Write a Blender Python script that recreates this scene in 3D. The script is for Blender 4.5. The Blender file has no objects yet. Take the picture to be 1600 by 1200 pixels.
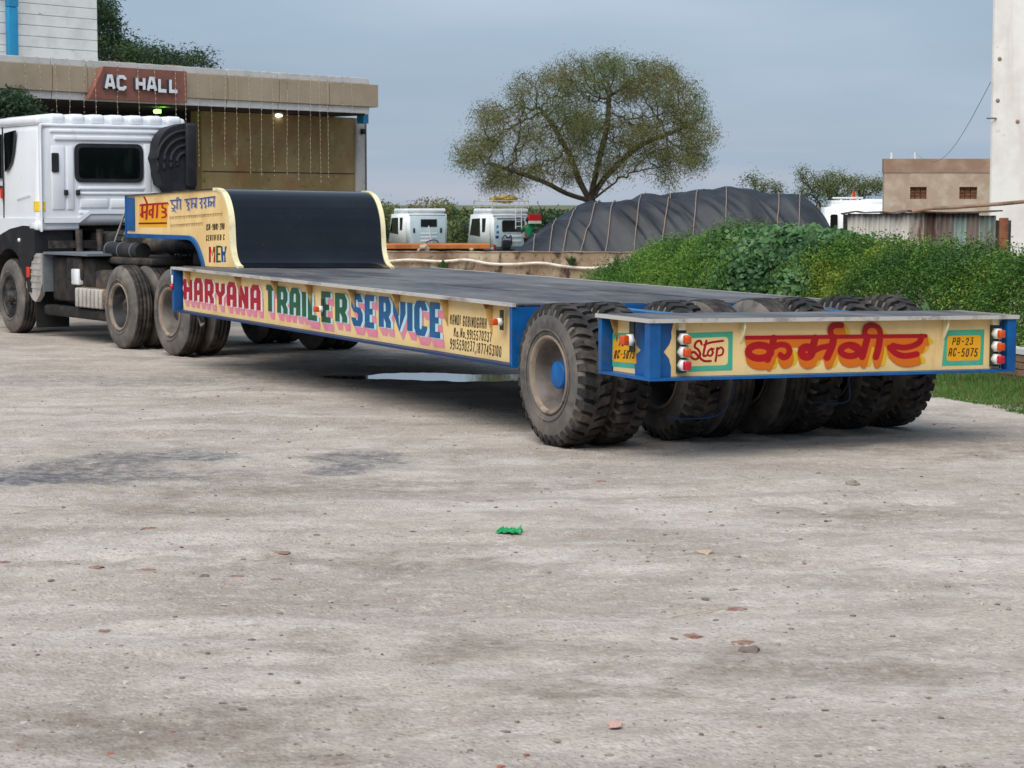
import bpy, bmesh, math, random
import numpy as np
from mathutils import Vector, Matrix, noise as mnoise
random.seed(7); rng = np.random.default_rng(7)
PI = math.pi
scene = bpy.context.scene
COL = scene.collection

# ---------------------------------------------------------------- camera
FPX, YH, CH = 3300.0, 318.0, 1.80
PITCH = math.atan((600 - YH) / FPX)
cam_d = bpy.data.cameras.new('camera'); cam = bpy.data.objects.new('camera', cam_d); COL.objects.link(cam)
cam.location = (0, 0, CH); cam.rotation_euler = (PI/2 - PITCH, 0, 0)
cam_d.sensor_width = 36; cam_d.lens = FPX / 1600 * 36
cam_d.clip_start = 0.1; cam_d.clip_end = 6000
cam_d.dof.use_dof = True; cam_d.dof.focus_distance = 17.0; cam_d.dof.aperture_fstop = 11
scene.camera = cam
scene.cycles.max_bounces = 6; scene.cycles.diffuse_bounces = 3; scene.cycles.glossy_bounces = 3; scene.cycles.transmission_bounces = 3

# ---------------------------------------------------------------- sky, sun, exposure
SUN_EL, SUN_AZ = math.radians(52), math.radians(203)   # compass-like: 0 = +Y, clockwise
world = bpy.data.worlds.new('World'); scene.world = world; world.use_nodes = True
wn, wl = world.node_tree.nodes, world.node_tree.links
wn.clear()
wo = wn.new('ShaderNodeOutputWorld')
sky = wn.new('ShaderNodeTexSky'); sky.sky_type = 'NISHITA'; sky.sun_disc = False
sky.sun_elevation = SUN_EL; sky.sun_rotation = SUN_AZ; sky.air_density = 1.2; sky.dust_density = 1.5
b1 = wn.new('ShaderNodeBackground'); b1.inputs['Strength'].default_value = 0.06
wl.new(sky.outputs[0], b1.inputs[0])
tc = wn.new('ShaderNodeTexCoord')
mp = wn.new('ShaderNodeMapping'); mp.inputs['Scale'].default_value = (1.0, 1.0, 4.5)
wl.new(tc.outputs['Generated'], mp.inputs[0])
cn = wn.new('ShaderNodeTexNoise'); cn.inputs['Scale'].default_value = 3.2; cn.inputs['Detail'].default_value = 5; cn.inputs['Roughness'].default_value = .48
wl.new(mp.outputs[0], cn.inputs['Vector'])
cr = wn.new('ShaderNodeValToRGB')
cr.color_ramp.elements[0].position = .30; cr.color_ramp.elements[0].color = (.198, .264, .352, 1)
cr.color_ramp.elements[1].position = .72; cr.color_ramp.elements[1].color = (.30, .368, .455, 1)
e = cr.color_ramp.elements.new(.5); e.color = (.236, .308, .402, 1)
wl.new(cn.outputs['Fac'], cr.inputs[0])
# warm, pinkish low cloud bank close to the horizon (all round)
sx = wn.new('ShaderNodeSeparateXYZ'); wl.new(tc.outputs['Generated'], sx.inputs[0])
hr = wn.new('ShaderNodeMapRange'); hr.inputs['From Min'].default_value = .05; hr.inputs['From Max'].default_value = -.01
wl.new(sx.outputs['Z'], hr.inputs['Value'])
mp2 = wn.new('ShaderNodeMapping'); mp2.inputs['Scale'].default_value = (3, 3, 40)
wl.new(tc.outputs['Generated'], mp2.inputs[0])
cn2 = wn.new('ShaderNodeTexNoise'); cn2.inputs['Scale'].default_value = 1.6; cn2.inputs['Detail'].default_value = 3
wl.new(mp2.outputs[0], cn2.inputs['Vector'])
cm = wn.new('ShaderNodeMapRange'); cm.inputs['From Min'].default_value = .42; cm.inputs['From Max'].default_value = .68
wl.new(cn2.outputs['Fac'], cm.inputs['Value'])
mu = wn.new('ShaderNodeMath'); mu.operation = 'MULTIPLY'; wl.new(hr.outputs[0], mu.inputs[0]); wl.new(cm.outputs[0], mu.inputs[1])
mc = wn.new('ShaderNodeMixRGB'); mc.inputs['Color2'].default_value = (.34, .355, .41, 1)
wl.new(mu.outputs[0], mc.inputs['Fac']); wl.new(cr.outputs[0], mc.inputs['Color1'])
b2 = wn.new('ShaderNodeBackground'); b2.inputs['Strength'].default_value = 1.0
wl.new(mc.outputs[0], b2.inputs[0])
ms = wn.new('ShaderNodeMixShader'); ms.inputs[0].default_value = .85
wl.new(b1.outputs[0], ms.inputs[1]); wl.new(b2.outputs[0], ms.inputs[2]); wl.new(ms.outputs[0], wo.inputs[0])

sun_d = bpy.data.lights.new('sun', 'SUN'); sun = bpy.data.objects.new('sun', sun_d); COL.objects.link(sun)
sun_d.energy = 2.2; sun_d.angle = math.radians(55); sun_d.color = (1, .95, .88)
sdir = Vector((math.sin(SUN_AZ)*math.cos(SUN_EL), math.cos(SUN_AZ)*math.cos(SUN_EL), math.sin(SUN_EL)))
sun.rotation_euler = sdir.to_track_quat('Z', 'Y').to_euler()
vs = scene.view_settings
vs.view_transform = 'Standard'; vs.look = 'None'; vs.exposure = 0.70; vs.gamma = 1; vs.use_curve_mapping = False

# ---------------------------------------------------------------- helpers
def srgb(r, g, b):
    f = lambda c: (c/255/12.92) if c/255 <= .04045 else ((c/255+.055)/1.055)**2.4
    return (f(r), f(g), f(b))

def M(name, col, rough=.6, metal=0., layers=(), bump=0., bscale=60., spec=.4, coat=0., emit=None, bdist=.01, translucent=0.):
    """principled paint; layers = (colour, noise scale, low, high, (stretch)) mixed over the base one after another"""
    m = bpy.data.materials.new(name); m.use_nodes = True
    n, l = m.node_tree.nodes, m.node_tree.links
    p = n['Principled BSDF']
    p.inputs['Roughness'].default_value = rough; p.inputs['Metallic'].default_value = metal
    p.inputs['Specular IOR Level'].default_value = spec; p.inputs['Coat Weight'].default_value = coat
    p.inputs['Base Color'].default_value = (*col, 1)
    t = n.new('ShaderNodeTexCoord'); prev = None
    for i, L in enumerate(layers):
        c, sc, lo, hi = L[:4]; st = L[4] if len(L) > 4 else (1, 1, 1)
        mpn = n.new('ShaderNodeMapping'); mpn.inputs['Scale'].default_value = st; mpn.inputs['Location'].default_value = (i*3.7, i*1.3, i*5.1)
        l.new(t.outputs['Object'], mpn.inputs[0])
        nz = n.new('ShaderNodeTexNoise'); nz.inputs['Scale'].default_value = sc; nz.inputs['Detail'].default_value = 7; nz.inputs['Roughness'].default_value = .62
        l.new(mpn.outputs[0], nz.inputs['Vector'])
        mr = n.new('ShaderNodeMapRange'); mr.inputs['From Min'].default_value = lo; mr.inputs['From Max'].default_value = hi
        l.new(nz.outputs['Fac'], mr.inputs['Value'])
        mx = n.new('ShaderNodeMixRGB'); mx.inputs['Color2'].default_value = (*c, 1)
        l.new(mr.outputs[0], mx.inputs['Fac'])
        if prev: l.new(prev, mx.inputs['Color1'])
        else: mx.inputs['Color1'].default_value = (*col, 1)
        prev = mx.outputs[0]
    if prev: l.new(prev, p.inputs['Base Color'])
    if bump:
        nz = n.new('ShaderNodeTexNoise'); nz.inputs['Scale'].default_value = bscale; nz.inputs['Detail'].default_value = 5
        l.new(t.outputs['Object'], nz.inputs['Vector'])
        bp = n.new('ShaderNodeBump'); bp.inputs['Strength'].default_value = bump; bp.inputs['Distance'].default_value = bdist
        l.new(nz.outputs['Fac'], bp.inputs['Height']); l.new(bp.outputs[0], p.inputs['Normal'])
    if emit:
        p.inputs['Emission Color'].default_value = (*emit[:3], 1); p.inputs['Emission Strength'].default_value = emit[3]
    if translucent:
        out = n['Material Output']; tr = n.new('ShaderNodeBsdfTranslucent'); mxs = n.new('ShaderNodeMixShader')
        mxs.inputs[0].default_value = translucent
        if prev: l.new(prev, tr.inputs[0])
        else: tr.inputs[0].default_value = (*col, 1)
        l.new(p.outputs[0], mxs.inputs[1]); l.new(tr.outputs[0], mxs.inputs[2]); l.new(mxs.outputs[0], out.inputs[0])
    return m

def tag(o, label=None, cat=None, group=None, kind=None):
    if label: o['label'] = label
    if cat: o['category'] = cat
    if group: o['group'] = group
    if kind: o['kind'] = kind
    return o

def empty(name, loc=(0, 0, 0), rz=0., label=None, cat=None, group=None):
    o = bpy.data.objects.new(name, None); COL.objects.link(o); o.location = loc; o.rotation_euler = (0, 0, rz)
    o.empty_display_size = .2
    return tag(o, label, cat, group)

def link(name, me, parent=None):
    o = bpy.data.objects.new(name, me); COL.objects.link(o)
    if parent: o.parent = parent
    return o

def copy_tree(o, parent=None):
    c = o.copy(); COL.objects.link(c); c.parent = parent
    for ch in list(o.children): copy_tree(ch, c)
    return c

class MB:
    """collects shapes; build() makes them ONE mesh object"""
    def __init__(s, xf=None): s.v = []; s.f = []; s.m = []; s.sm = []; s.xf = xf
    def add(s, vs, fs, mi=0, smooth=False):
        k = len(s.v); s.v += [tuple(v) for v in vs]
        for f in fs: s.f.append(tuple(i + k for i in f)); s.m.append(mi); s.sm.append(smooth)
        return s
    def box(s, x0, x1, y0, y1, z0, z1, mi=0):
        vs = [(x, y, z) for z in (z0, z1) for y in (y0, y1) for x in (x0, x1)]
        return s.add(vs, [(0, 2, 3, 1), (4, 5, 7, 6), (0, 1, 5, 4), (2, 6, 7, 3), (0, 4, 6, 2), (1, 3, 7, 5)], mi)
    def bar(s, a, b, w, h, up=(0, 0, 1), mi=0):
        a, b = Vector(a), Vector(b); d = (b - a).normalized(); u = Vector(up)
        r = d.cross(u)
        if r.length < 1e-4: r = d.cross(Vector((1, 0, 0)))
        r.normalize(); u = r.cross(d)
        vs = [p + r*sx*w/2 + u*sz*h/2 for p in (a, b) for sz in (-1, 1) for sx in (-1, 1)]
        return s.add(vs, [(0, 1, 3, 2), (4, 6, 7, 5), (0, 4, 5, 1), (2, 3, 7, 6), (0, 2, 6, 4), (1, 5, 7, 3)], mi)
    def tube(s, pts, r, n=8, mi=0, caps=True):
        pts = [Vector(p) for p in pts]; rs = r if isinstance(r, (list, tuple)) else [r]*len(pts)
        rings = []; ref = Vector((0, 0, 1))
        for i, p in enumerate(pts):
            d = (pts[min(i+1, len(pts)-1)] - pts[max(i-1, 0)]).normalized()
            a = d.cross(ref)
            if a.length < .05: a = d.cross(Vector((1, 0, 0)))
            a.normalize(); b = a.cross(d)
            rings.append([p + (a*math.cos(2*PI*k/n) + b*math.sin(2*PI*k/n))*rs[i] for k in range(n)])
        vs = [v for rg in rings for v in rg]; fs = []
        for i in range(len(pts)-1):
            for k in range(n): fs.append((i*n+k, i*n+(k+1) % n, (i+1)*n+(k+1) % n, (i+1)*n+k))
        s.add(vs, fs, mi, True)
        if caps:
            s.add(rings[0], [tuple(range(n))], mi); s.add(rings[-1], [tuple(range(n))][::-1], mi)
        return s
    def lathe(s, prof, n=32, axis='x', c=(0, 0, 0), mi=0, mis=None, closed=False):
        vs = []; P = len(prof)
        for k in range(n):
            a = 2*PI*k/n; ca, sa = math.cos(a), math.sin(a)
            for (t, r) in prof:
                q = {'x': (t, r*ca, r*sa), 'y': (r*ca, t, r*sa), 'z': (r*ca, r*sa, t)}[axis]
                vs.append((q[0]+c[0], q[1]+c[1], q[2]+c[2]))
        k0 = len(s.v); s.v += vs
        for k in range(n):
            for i in range(P if closed else P-1):
                j = (i+1) % P; k2 = (k+1) % n
                s.f.append((k0+k*P+i, k0+k*P+j, k0+k2*P+j, k0+k2*P+i)); s.m.append(mis[i] if mis else mi); s.sm.append(True)
        return s
    def prism(s, poly, fn, t0, t1, mi=0):
        """poly of 2-D points; fn(p, q, t) -> 3-D; extruded from t0 to t1"""
        n = len(poly); vs = [fn(p[0], p[1], t0) for p in poly] + [fn(p[0], p[1], t1) for p in poly]
        fs = [tuple(range(n))[::-1], tuple(range(n, 2*n))] + [(i, (i+1) % n, n+(i+1) % n, n+i) for i in range(n)]
        return s.add(vs, fs, mi)
    def rbox(s, x0, x1, y0, y1, z0, z1, r, seg=2, mi=0):
        bm = bmesh.new(); bmesh.ops.create_cube(bm, size=1)
        for v in bm.verts: v.co = Vector(((x0+x1)/2 + v.co.x*(x1-x0), (y0+y1)/2 + v.co.y*(y1-y0), (z0+z1)/2 + v.co.z*(z1-z0)))
        bmesh.ops.bevel(bm, geom=list(bm.edges), offset=r, segments=seg, affect='EDGES', profile=.5)
        bm.verts.index_update()
        s.add([v.co[:] for v in bm.verts], [[v.index for v in f.verts] for f in bm.faces], mi, seg > 1); bm.free()
        return s
    def build(s, name, mat, parent=None, merge=False):
        v = [s.xf(*p) for p in s.v] if s.xf else s.v
        me = bpy.data.meshes.new(name); me.from_pydata(v, [], s.f)
        for m in (mat if isinstance(mat, (list, tuple)) else [mat]): me.materials.append(m)
        me.polygons.foreach_set('material_index', s.m); me.polygons.foreach_set('use_smooth', s.sm)
        bm = bmesh.new(); bm.from_mesh(me)
        if merge: bmesh.ops.remove_doubles(bm, verts=bm.verts, dist=1e-5)
        bmesh.ops.recalc_face_normals(bm, faces=bm.faces); bm.to_mesh(me); bm.free()
        return link(name, me, parent)

def mesh_np(name, V, F, mats, mi=None, smooth=False):
    me = bpy.data.meshes.new(name); V = np.asarray(V, np.float32); F = np.asarray(F, np.int32); k = F.shape[1]
    me.vertices.add(len(V)); me.vertices.foreach_set('co', V.ravel())
    me.loops.add(F.size); me.loops.foreach_set('vertex_index', F.ravel())
    me.polygons.add(len(F)); me.polygons.foreach_set('loop_start', np.arange(len(F), dtype=np.int32)*k)
    me.polygons.foreach_set('loop_total', np.full(len(F), k, np.int32))
    for m in mats: me.materials.append(m)
    if mi is not None: me.polygons.foreach_set('material_index', np.asarray(mi, np.int32))
    me.polygons.foreach_set('use_smooth', np.full(len(F), smooth))
    me.update(); me.validate(); return me

def vnoise(x, y, seed=0):
    """smooth value noise, numpy"""
    r = np.random.default_rng(seed); T = r.random((256, 256))
    xi = np.floor(x).astype(int); yi = np.floor(y).astype(int); fx = x-xi; fy = y-yi
    fx = fx*fx*(3-2*fx); fy = fy*fy*(3-2*fy)
    g = lambda a, b: T[a % 256, b % 256]
    return (g(xi, yi)*(1-fx)+g(xi+1, yi)*fx)*(1-fy)+(g(xi, yi+1)*(1-fx)+g(xi+1, yi+1)*fx)*fy
def fbm(x, y, seed=0, o=4):
    return sum(vnoise(x*2**k, y*2**k, seed+k)/2**k for k in range(o))/sum(1/2**k for k in range(o))-.5

def ray(x, y):
    dx, dy = (x-800)/FPX, (600-y)/FPX
    return np.array([dx, math.cos(PITCH)+dy*math.sin(PITCH), -math.sin(PITCH)+dy*math.cos(PITCH)])
CAM = np.array([0, 0, CH])
def at(x, y, Y):
    d = ray(x, y); return Vector(CAM + d*(Y/d[1]))
def onground(x, y, z=0.):
    d = ray(x, y); return Vector(CAM + d*((z-CH)/d[2]))

def leaves(P, size, rngl, up=.5, aspect=.5, flat=None):
    """diamond leaves at points P (n,3): returns V, F"""
    n = len(P); d = rngl.normal(size=(n, 3)); d[:, 2] = d[:, 2]*.7 + (flat if flat is not None else 0)
    d /= np.linalg.norm(d, axis=1)[:, None]+1e-9
    nn = rngl.normal(size=(n, 3)); nn[:, 2] += up*2
    s = np.cross(d, nn); s /= np.linalg.norm(s, axis=1)[:, None]+1e-9
    sz = (size*(.6+.8*rngl.random(n)))[:, None]
    nrm = np.cross(s, d)
    V = np.stack([P, P+d*sz*.5+s*sz*aspect*.5+nrm*sz*.08, P+d*sz, P+d*sz*.5-s*sz*aspect*.5+nrm*sz*.08], 1).reshape(-1, 3)
    return V, np.arange(4*n).reshape(n, 4)
# ================================================================ SETTING: ground, yard, puddle
def ground_material():
    m = bpy.data.materials.new('yard_dirt'); m.use_nodes = True
    n, l = m.node_tree.nodes, m.node_tree.links; p = n['Principled BSDF']
    p.inputs['Roughness'].default_value = .92; p.inputs['Specular IOR Level'].default_value = .2
    t = n.new('ShaderNodeTexCoord')
    def nz(scale, detail=6, rough=.6, st=(1, 1, 1), loc=(0, 0, 0)):
        mpn = n.new('ShaderNodeMapping'); mpn.inputs['Scale'].default_value = st; mpn.inputs['Location'].default_value = loc
        l.new(t.outputs['Object'], mpn.inputs[0])
        k = n.new('ShaderNodeTexNoise'); k.inputs['Scale'].default_value = scale; k.inputs['Detail'].default_value = detail; k.inputs['Roughness'].default_value = rough
        l.new(mpn.outputs[0], k.inputs['Vector']); return k.outputs['Fac']
    def rng_(s, lo, hi, a=0., b=1.):
        k = n.new('ShaderNodeMapRange'); k.inputs['From Min'].default_value = lo; k.inputs['From Max'].default_value = hi
        k.inputs['To Min'].default_value = a; k.inputs['To Max'].default_value = b
        l.new(s, k.inputs['Value']); return k.outputs[0]
    def mix(f, c1, c2):
        k = n.new('ShaderNodeMixRGB'); l.new(f, k.inputs['Fac'])
        if isinstance(c1, tuple): k.inputs['Color1'].default_value = (*c1, 1)
        else: l.new(c1, k.inputs['Color1'])
        k.inputs['Color2'].default_value = (*c2, 1); return k.outputs[0]
    def mul(a, b):
        k = n.new('ShaderNodeMath'); k.operation = 'MULTIPLY'; l.new(a, k.inputs[0])
        if isinstance(b, float): k.inputs[1].default_value = b
        else: l.new(b, k.inputs[1])
        return k.outputs[0]
    def blob(cx, cy, rx, ry, rough=.55, scale=1.6, soft=.45, rot=0.):
        mpn = n.new('ShaderNodeMapping'); mpn.vector_type = 'TEXTURE'
        mpn.inputs['Location'].default_value = (cx, cy, 0); mpn.inputs['Scale'].default_value = (rx, ry, 1); mpn.inputs['Rotation'].default_value = (0, 0, rot)
        l.new(t.outputs['Object'], mpn.inputs[0])
        k = n.new('ShaderNodeVectorMath'); k.operation = 'LENGTH'; l.new(mpn.outputs[0], k.inputs[0])
        nn = nz(scale, 4, .65, loc=(cx, cy, 0)); sc = rng_(nn, .25, .75, -rough, rough)
        a = n.new('ShaderNodeMath'); a.operation = 'ADD'; l.new(k.outputs['Value'], a.inputs[0]); l.new(sc, a.inputs[1])
        return rng_(a.outputs[0], 1.0, 1.0-soft)
    base = (.475, .412, .35)
    c = mix(rng_(nz(.55, 4, .6, (1, 1.3, 1)), .40, .60), base, (.365, .31, .262))
    c = mix(mul(rng_(nz(.7, 5, .65, (1, 1.5, 1), (7, 2, 0)), .46, .64), .70), c, (.63, .57, .51))
    c = mix(mul(rng_(nz(2.4, 5, .7, (1, 1.2, 1), (1, 9, 0)), .50, .68), .7), c, (.30, .25, .21))
    c = mix(mul(rng_(nz(5.5, 4, .7, (1, 1, 1), (3, 3, 0)), .55, .72), .6), c, (.66, .61, .565))
    # old tyre tracks running across the yard
    c = mix(mul(rng_(nz(1.1, 4, .5, (.12, 2.6, 1), (0, 5, 0)), .50, .66), .45), c, (.33, .285, .25))
    # soft diagonal scuffs, reddish and dark flecks trodden in
    c = mix(mul(rng_(nz(1.4, 5, .6, (.35, 1.9, 1), (4, 4, 0)), .52, .68), .55), c, (.60, .545, .49))
    c = mix(mul(rng_(nz(7, 5, .7, (.6, 1.5, 1), (8, 1, 0)), .60, .70), mul(rng_(nz(.8, 3, .5, (1, 1, 1), (2, 8, 0)), .45, .6), .8)), c, (.26, .17, .13))
    c = mix(mul(rng_(nz(16, 4, .7, (.7, 1.3, 1), (5, 1, 3)), .60, .70), .55), c, (.20, .17, .15))
    c = mix(mul(rng_(nz(26, 4, .75, (1, 1, 1), (2, 2, 7)), .48, .66), .40), c, (.29, .25, .215))
    c = mix(mul(rng_(nz(21, 4, .75, (1, 1, 1), (9, 2, 7)), .52, .68), .45), c, (.68, .63, .58))
    c = mix(mul(rng_(nz(3.6, 5, .7, (.8, 1.4, 1), (1, 6, 2)), .54, .68), .5), c, (.35, .30, .255))
    # fine grit
    v = n.new('ShaderNodeTexVoronoi'); v.inputs['Scale'].default_value = 46; l.new(t.outputs['Object'], v.inputs['Vector'])
    cell = n.new('ShaderNodeSeparateColor'); l.new(v.outputs['Color'], cell.inputs[0])
    c = mix(mul(rng_(cell.outputs[0], .80, .86), mul(rng_(v.outputs['Distance'], .42, .22), .45)), c, (.22, .19, .165))
    c = mix(mul(rng_(cell.outputs[1], .86, .9), mul(rng_(v.outputs['Distance'], .42, .22), .5)), c, (.70, .65, .61))
    c = mix(mul(rng_(cell.outputs[2], .955, .97), mul(rng_(v.outputs['Distance'], .42, .22), .5)), c, (.34, .19, .14))
    # bluish black ash and coal stains, brown wet mud by the tyres, other brown and dark grey patches
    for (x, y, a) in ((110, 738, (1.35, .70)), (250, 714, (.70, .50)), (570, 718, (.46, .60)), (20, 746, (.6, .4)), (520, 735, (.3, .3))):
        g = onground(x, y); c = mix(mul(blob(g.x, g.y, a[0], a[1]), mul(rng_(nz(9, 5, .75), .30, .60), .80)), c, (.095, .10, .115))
    for (x, y, a) in ((1560, 700, (1.1, .5)), (330, 1130, (.8, .35)), (700, 1010, (.7, .25)), (930, 1080, (.5, .2)), (1250, 1040, (.9, .3)), (560, 880, (1.0, .3)), (1330, 800, (.9, .2)), (120, 1150, (.9, .3)), (640, 560, (2.4, 1.2)), (1540, 715, (.5, .2)), (500, 760, (1.6, .5)), (480, 1185, (.22, .06)), (250, 800, (.9, .25))):
        g = onground(x, y); c = mix(mul(blob(g.x, g.y, a[0]*1.15, a[1]*1.2, .95, 3.2, .8), mul(rng_(nz(12, 4, .7), .25, .6), .62)), c, (.20, .155, .12))
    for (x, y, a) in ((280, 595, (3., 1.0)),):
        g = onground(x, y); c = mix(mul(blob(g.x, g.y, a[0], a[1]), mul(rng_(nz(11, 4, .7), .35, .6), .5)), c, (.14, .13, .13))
    l.new(c, p.inputs['Base Color'])
    # wet sheen near the puddle
    g = onground(690, 587); w = blob(g.x, g.y, 1.6, .7, .3)
    l.new(rng_(w, 0, 1, .92, .45), p.inputs['Roughness'])
    # relief
    b0 = n.new('ShaderNodeBump'); b0.inputs['Strength'].default_value = .55; b0.inputs['Distance'].default_value = .03; l.new(nz(15, 6, .75), b0.inputs['Height'])
    b2_ = n.new('ShaderNodeBump'); b2_.inputs['Strength'].default_value = .6; b2_.inputs['Distance'].default_value = .01; l.new(rng_(v.outputs['Distance'], 0, .6, 1, 0), b2_.inputs['Height']); l.new(b0.outputs[0], b2_.inputs['Normal'])
    l.new(b2_.outputs[0], p.inputs['Normal'])
    return m
MAT_DIRT = ground_material()

def yard_height(X, Y):
    patch = np.clip(fbm(X*.55, Y*.8, 40, 3)*3+.5, 0, 1)
    h = .05*fbm(X*.5, Y*.9, 3, 4) + .034*fbm(X*2.2, Y*3, 11, 4)*(.4+.8*patch) + (.012+.026*patch)*fbm(X*7, Y*8, 21, 3)
    # shallow wheel ruts sweeping across the yard
    for c0, k, sl in ((11.2, .05, .12), (12.9, .05, .12), (8.6, -.03, -.10), (16.6, .02, -.05)):
        t = (Y-(c0+sl*X+k*X*X*.4))/.16; h = h-.016*np.exp(-t*t)*(.4+.6*patch)+.008*np.exp(-(np.abs(t)-1.7)**2*2)*patch
    # flat under the tyres and the hollow that holds the puddle
    g = onground(700, 586)
    d = np.hypot((X-g.x)/1.15, (Y-g.y-.05*np.sin(X*5))/.62) + .5*fbm(X*2.0, Y*2.4, 77, 3)
    h = h*np.clip((d-.3)/1.2, .15, 1) - .05*np.clip(1.15-d, 0, .55)/.55
    return h
xs = np.unique(np.concatenate([np.linspace(-70, -9, 24), np.arange(-9, 9, .06), np.linspace(9, 70, 24)]))
ys = np.unique(np.concatenate([np.linspace(-40, 5.4, 14), np.arange(5.5, 13, .045), np.arange(13, 27, .075), np.linspace(27, 38.2, 24)]))
GX, GY = np.meshgrid(xs, ys); GZ = yard_height(GX, GY)
GZ[np.abs(GX) > 9.5] *= .3
nx, ny = len(xs), len(ys)
idx = np.arange(nx*ny).reshape(ny, nx)
F = np.stack([idx[:-1, :-1], idx[:-1, 1:], idx[1:, 1:], idx[1:, :-1]], -1).reshape(-1, 4)
yard = link('yard', mesh_np('yard', np.stack([GX, GY, GZ], -1).reshape(-1, 3), F, [MAT_DIRT], smooth=True)); tag(yard, kind='structure')
LOW = -1.45      # the land beyond the retaining wall lies lower
MAT_FIELD = M('field', (.16, .15, .08), .95, layers=((.07*1.2, .10, .035), .05, .45, .6) and (((.08, .11, .04), .08, .42, .62),), bump=.4, bscale=3)
gp = MB().add([(-3000, -400, LOW), (3000, -400, LOW), (3000, 4000, LOW), (-3000, 4000, LOW)], [(0, 1, 2, 3)])
tag(gp.build('ground', MAT_FIELD), kind='structure')
MAT_WATER = M('water', (.03, .032, .03), .03, spec=.6)
g = onground(700, 586)
pw = MB(); ring = [(g.x+1.9*math.cos(a), g.y+1.2*math.sin(a), -.021) for a in np.linspace(0, 2*PI, 40)[:-1]]
pw.add(ring, [tuple(range(39))]); tag(pw.build('puddle', MAT_WATER), kind='structure')
# ================================================================ paints
CREAM = M('cream_paint', srgb(244, 211, 148), .5, layers=((srgb(222, 184, 120), 1.8, .45, .7), (srgb(190, 154, 104), 3.5, .60, .82, (1.6, 1.6, .35)), (srgb(130, 100, 70), 14, .67, .78)), spec=.4, bump=.05, bscale=30)
CREAM2 = M('cream_paint_dirty', srgb(206, 166, 102), .6, layers=((srgb(128, 98, 60), 8, .44, .66),))
TRIM = M('pale_cream_trim', srgb(243, 232, 190), .5, layers=((srgb(190, 170, 120), 6, .5, .75),))
BLUE = M('blue_paint', srgb(6, 92, 158), .42, layers=((srgb(4, 70, 128), 2.5, .4, .65), (srgb(70, 84, 94), 6, .56, .78, (1, 1, .5)), (srgb(110, 96, 84), 18, .66, .76)), spec=.45)
BLUEL = M('blue_trim_paint', srgb(58, 120, 165), .5, layers=((srgb(30, 90, 140), 3, .4, .65),))
BLUED = M('dark_blue_paint', srgb(12, 52, 100), .5, layers=((srgb(40, 50, 60), 6, .5, .75),))
LIP = M('bare_steel_edge', srgb(205, 200, 192), .5, .3, layers=((srgb(120, 112, 108), 5, .5, .7, (1, .3, 1)), (srgb(110, 70, 45), 12, .62, .76)))
DECK = M('deck_steel', srgb(84, 84, 88), .55, .2, layers=((srgb(122, 118, 116), 1.2, .42, .62, (1, .5, 1)), (srgb(62, 60, 62), 2.2, .48, .64, (1, .35, 1)), (srgb(120, 100, 84), 1.7, .56, .72, (1.5, 1, 1)), (srgb(152, 146, 140), 7, .60, .70, (4, .25, 1)), (srgb(52, 48, 48), 11, .62, .72, (1, .4, 1))), bump=.25, bscale=45, bdist=.004)
GLOSSBLK = M('black_gloss_paint', (.0035, .005, .009), .10, spec=.5, layers=(((.008, .010, .015), 2.0, .45, .7), ((.05, .045, .04), 26, .66, .74, (1, 1, .4))), coat=0)
RUBBER = M('tyre_rubber', srgb(45, 44, 44), .8, layers=((srgb(90, 83, 77), 5, .44, .68), (srgb(30, 30, 31), 11, .5, .7)), spec=.3, bump=.3, bscale=60, bdist=.004)
SIDEW = M('dusty_sidewall', srgb(98, 95, 92), .88, layers=((srgb(124, 116, 108), 3.5, .42, .62), (srgb(78, 75, 74), 8, .5, .7)), spec=.2, bump=.2, bscale=40, bdist=.004)
RIMTAN = M('dusty_tan_rim', srgb(130, 116, 104), .75, layers=((srgb(156, 138, 120), 4, .42, .62), (srgb(84, 70, 60), 9, .55, .72)), bump=.15, bscale=40)
RIMIN = M('grey_rim_barrel', srgb(120, 112, 106), .7, layers=((srgb(84, 78, 74), 4, .42, .66), (srgb(140, 118, 98), 9, .58, .74)))
DARK = M('dark_grease', srgb(30, 29, 29), .7, layers=((srgb(64, 58, 52), 6, .45, .7),), bump=.2, bscale=25)
DKMETAL = M('dark_chassis_metal', srgb(52, 50, 50), .6, .2, layers=((srgb(112, 98, 84), 3.5, .45, .68), (srgb(28, 28, 30), 8, .5, .7)), bump=.2, bscale=25)
RUSTY = M('dusty_brown_chassis', srgb(120, 98, 76), .8, layers=((srgb(70, 54, 42), 5, .42, .62), (srgb(150, 128, 104), 9, .55, .7)), bump=.3, bscale=20)
WHITEP = M('white_lamp_plastic', srgb(226, 226, 222), .35)
LENSO = M('orange_lens', srgb(206, 84, 22), .22, spec=.6, layers=((srgb(205, 70, 20), 30, .4, .6),))
LENSR = M('red_lens', srgb(190, 22, 46), .22, spec=.6)
PLATEG = M('dark_green_backing', srgb(36, 52, 46), .6)
P_CRIM = M('crimson_lettering', srgb(166, 4, 36), .5, layers=((srgb(182, 14, 46), 7, .45, .7),))
P_GREEN = M('dark_green_lettering', srgb(18, 84, 52), .45, layers=((srgb(34, 100, 64), 7, .45, .7),))
P_LBLUE = M('blue_lettering', srgb(10, 84, 136), .45, layers=((srgb(24, 100, 150), 7, .45, .7),))
P_PINK = M('pink_shadow_paint', srgb(238, 134, 158), .5, layers=((srgb(222, 160, 165), 7, .45, .7),))
P_WHITE = M('white_shadow_paint', srgb(240, 236, 228), .5)
P_CYAN = M('pale_cyan_shadow_paint', srgb(196, 232, 236), .5)
P_RED = M('red_lettering', srgb(172, 2, 18), .5, layers=((srgb(156, 2, 24), 7, .45, .7),))
P_ORANGE = M('orange_shadow_paint', srgb(222, 112, 14), .5)
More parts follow.
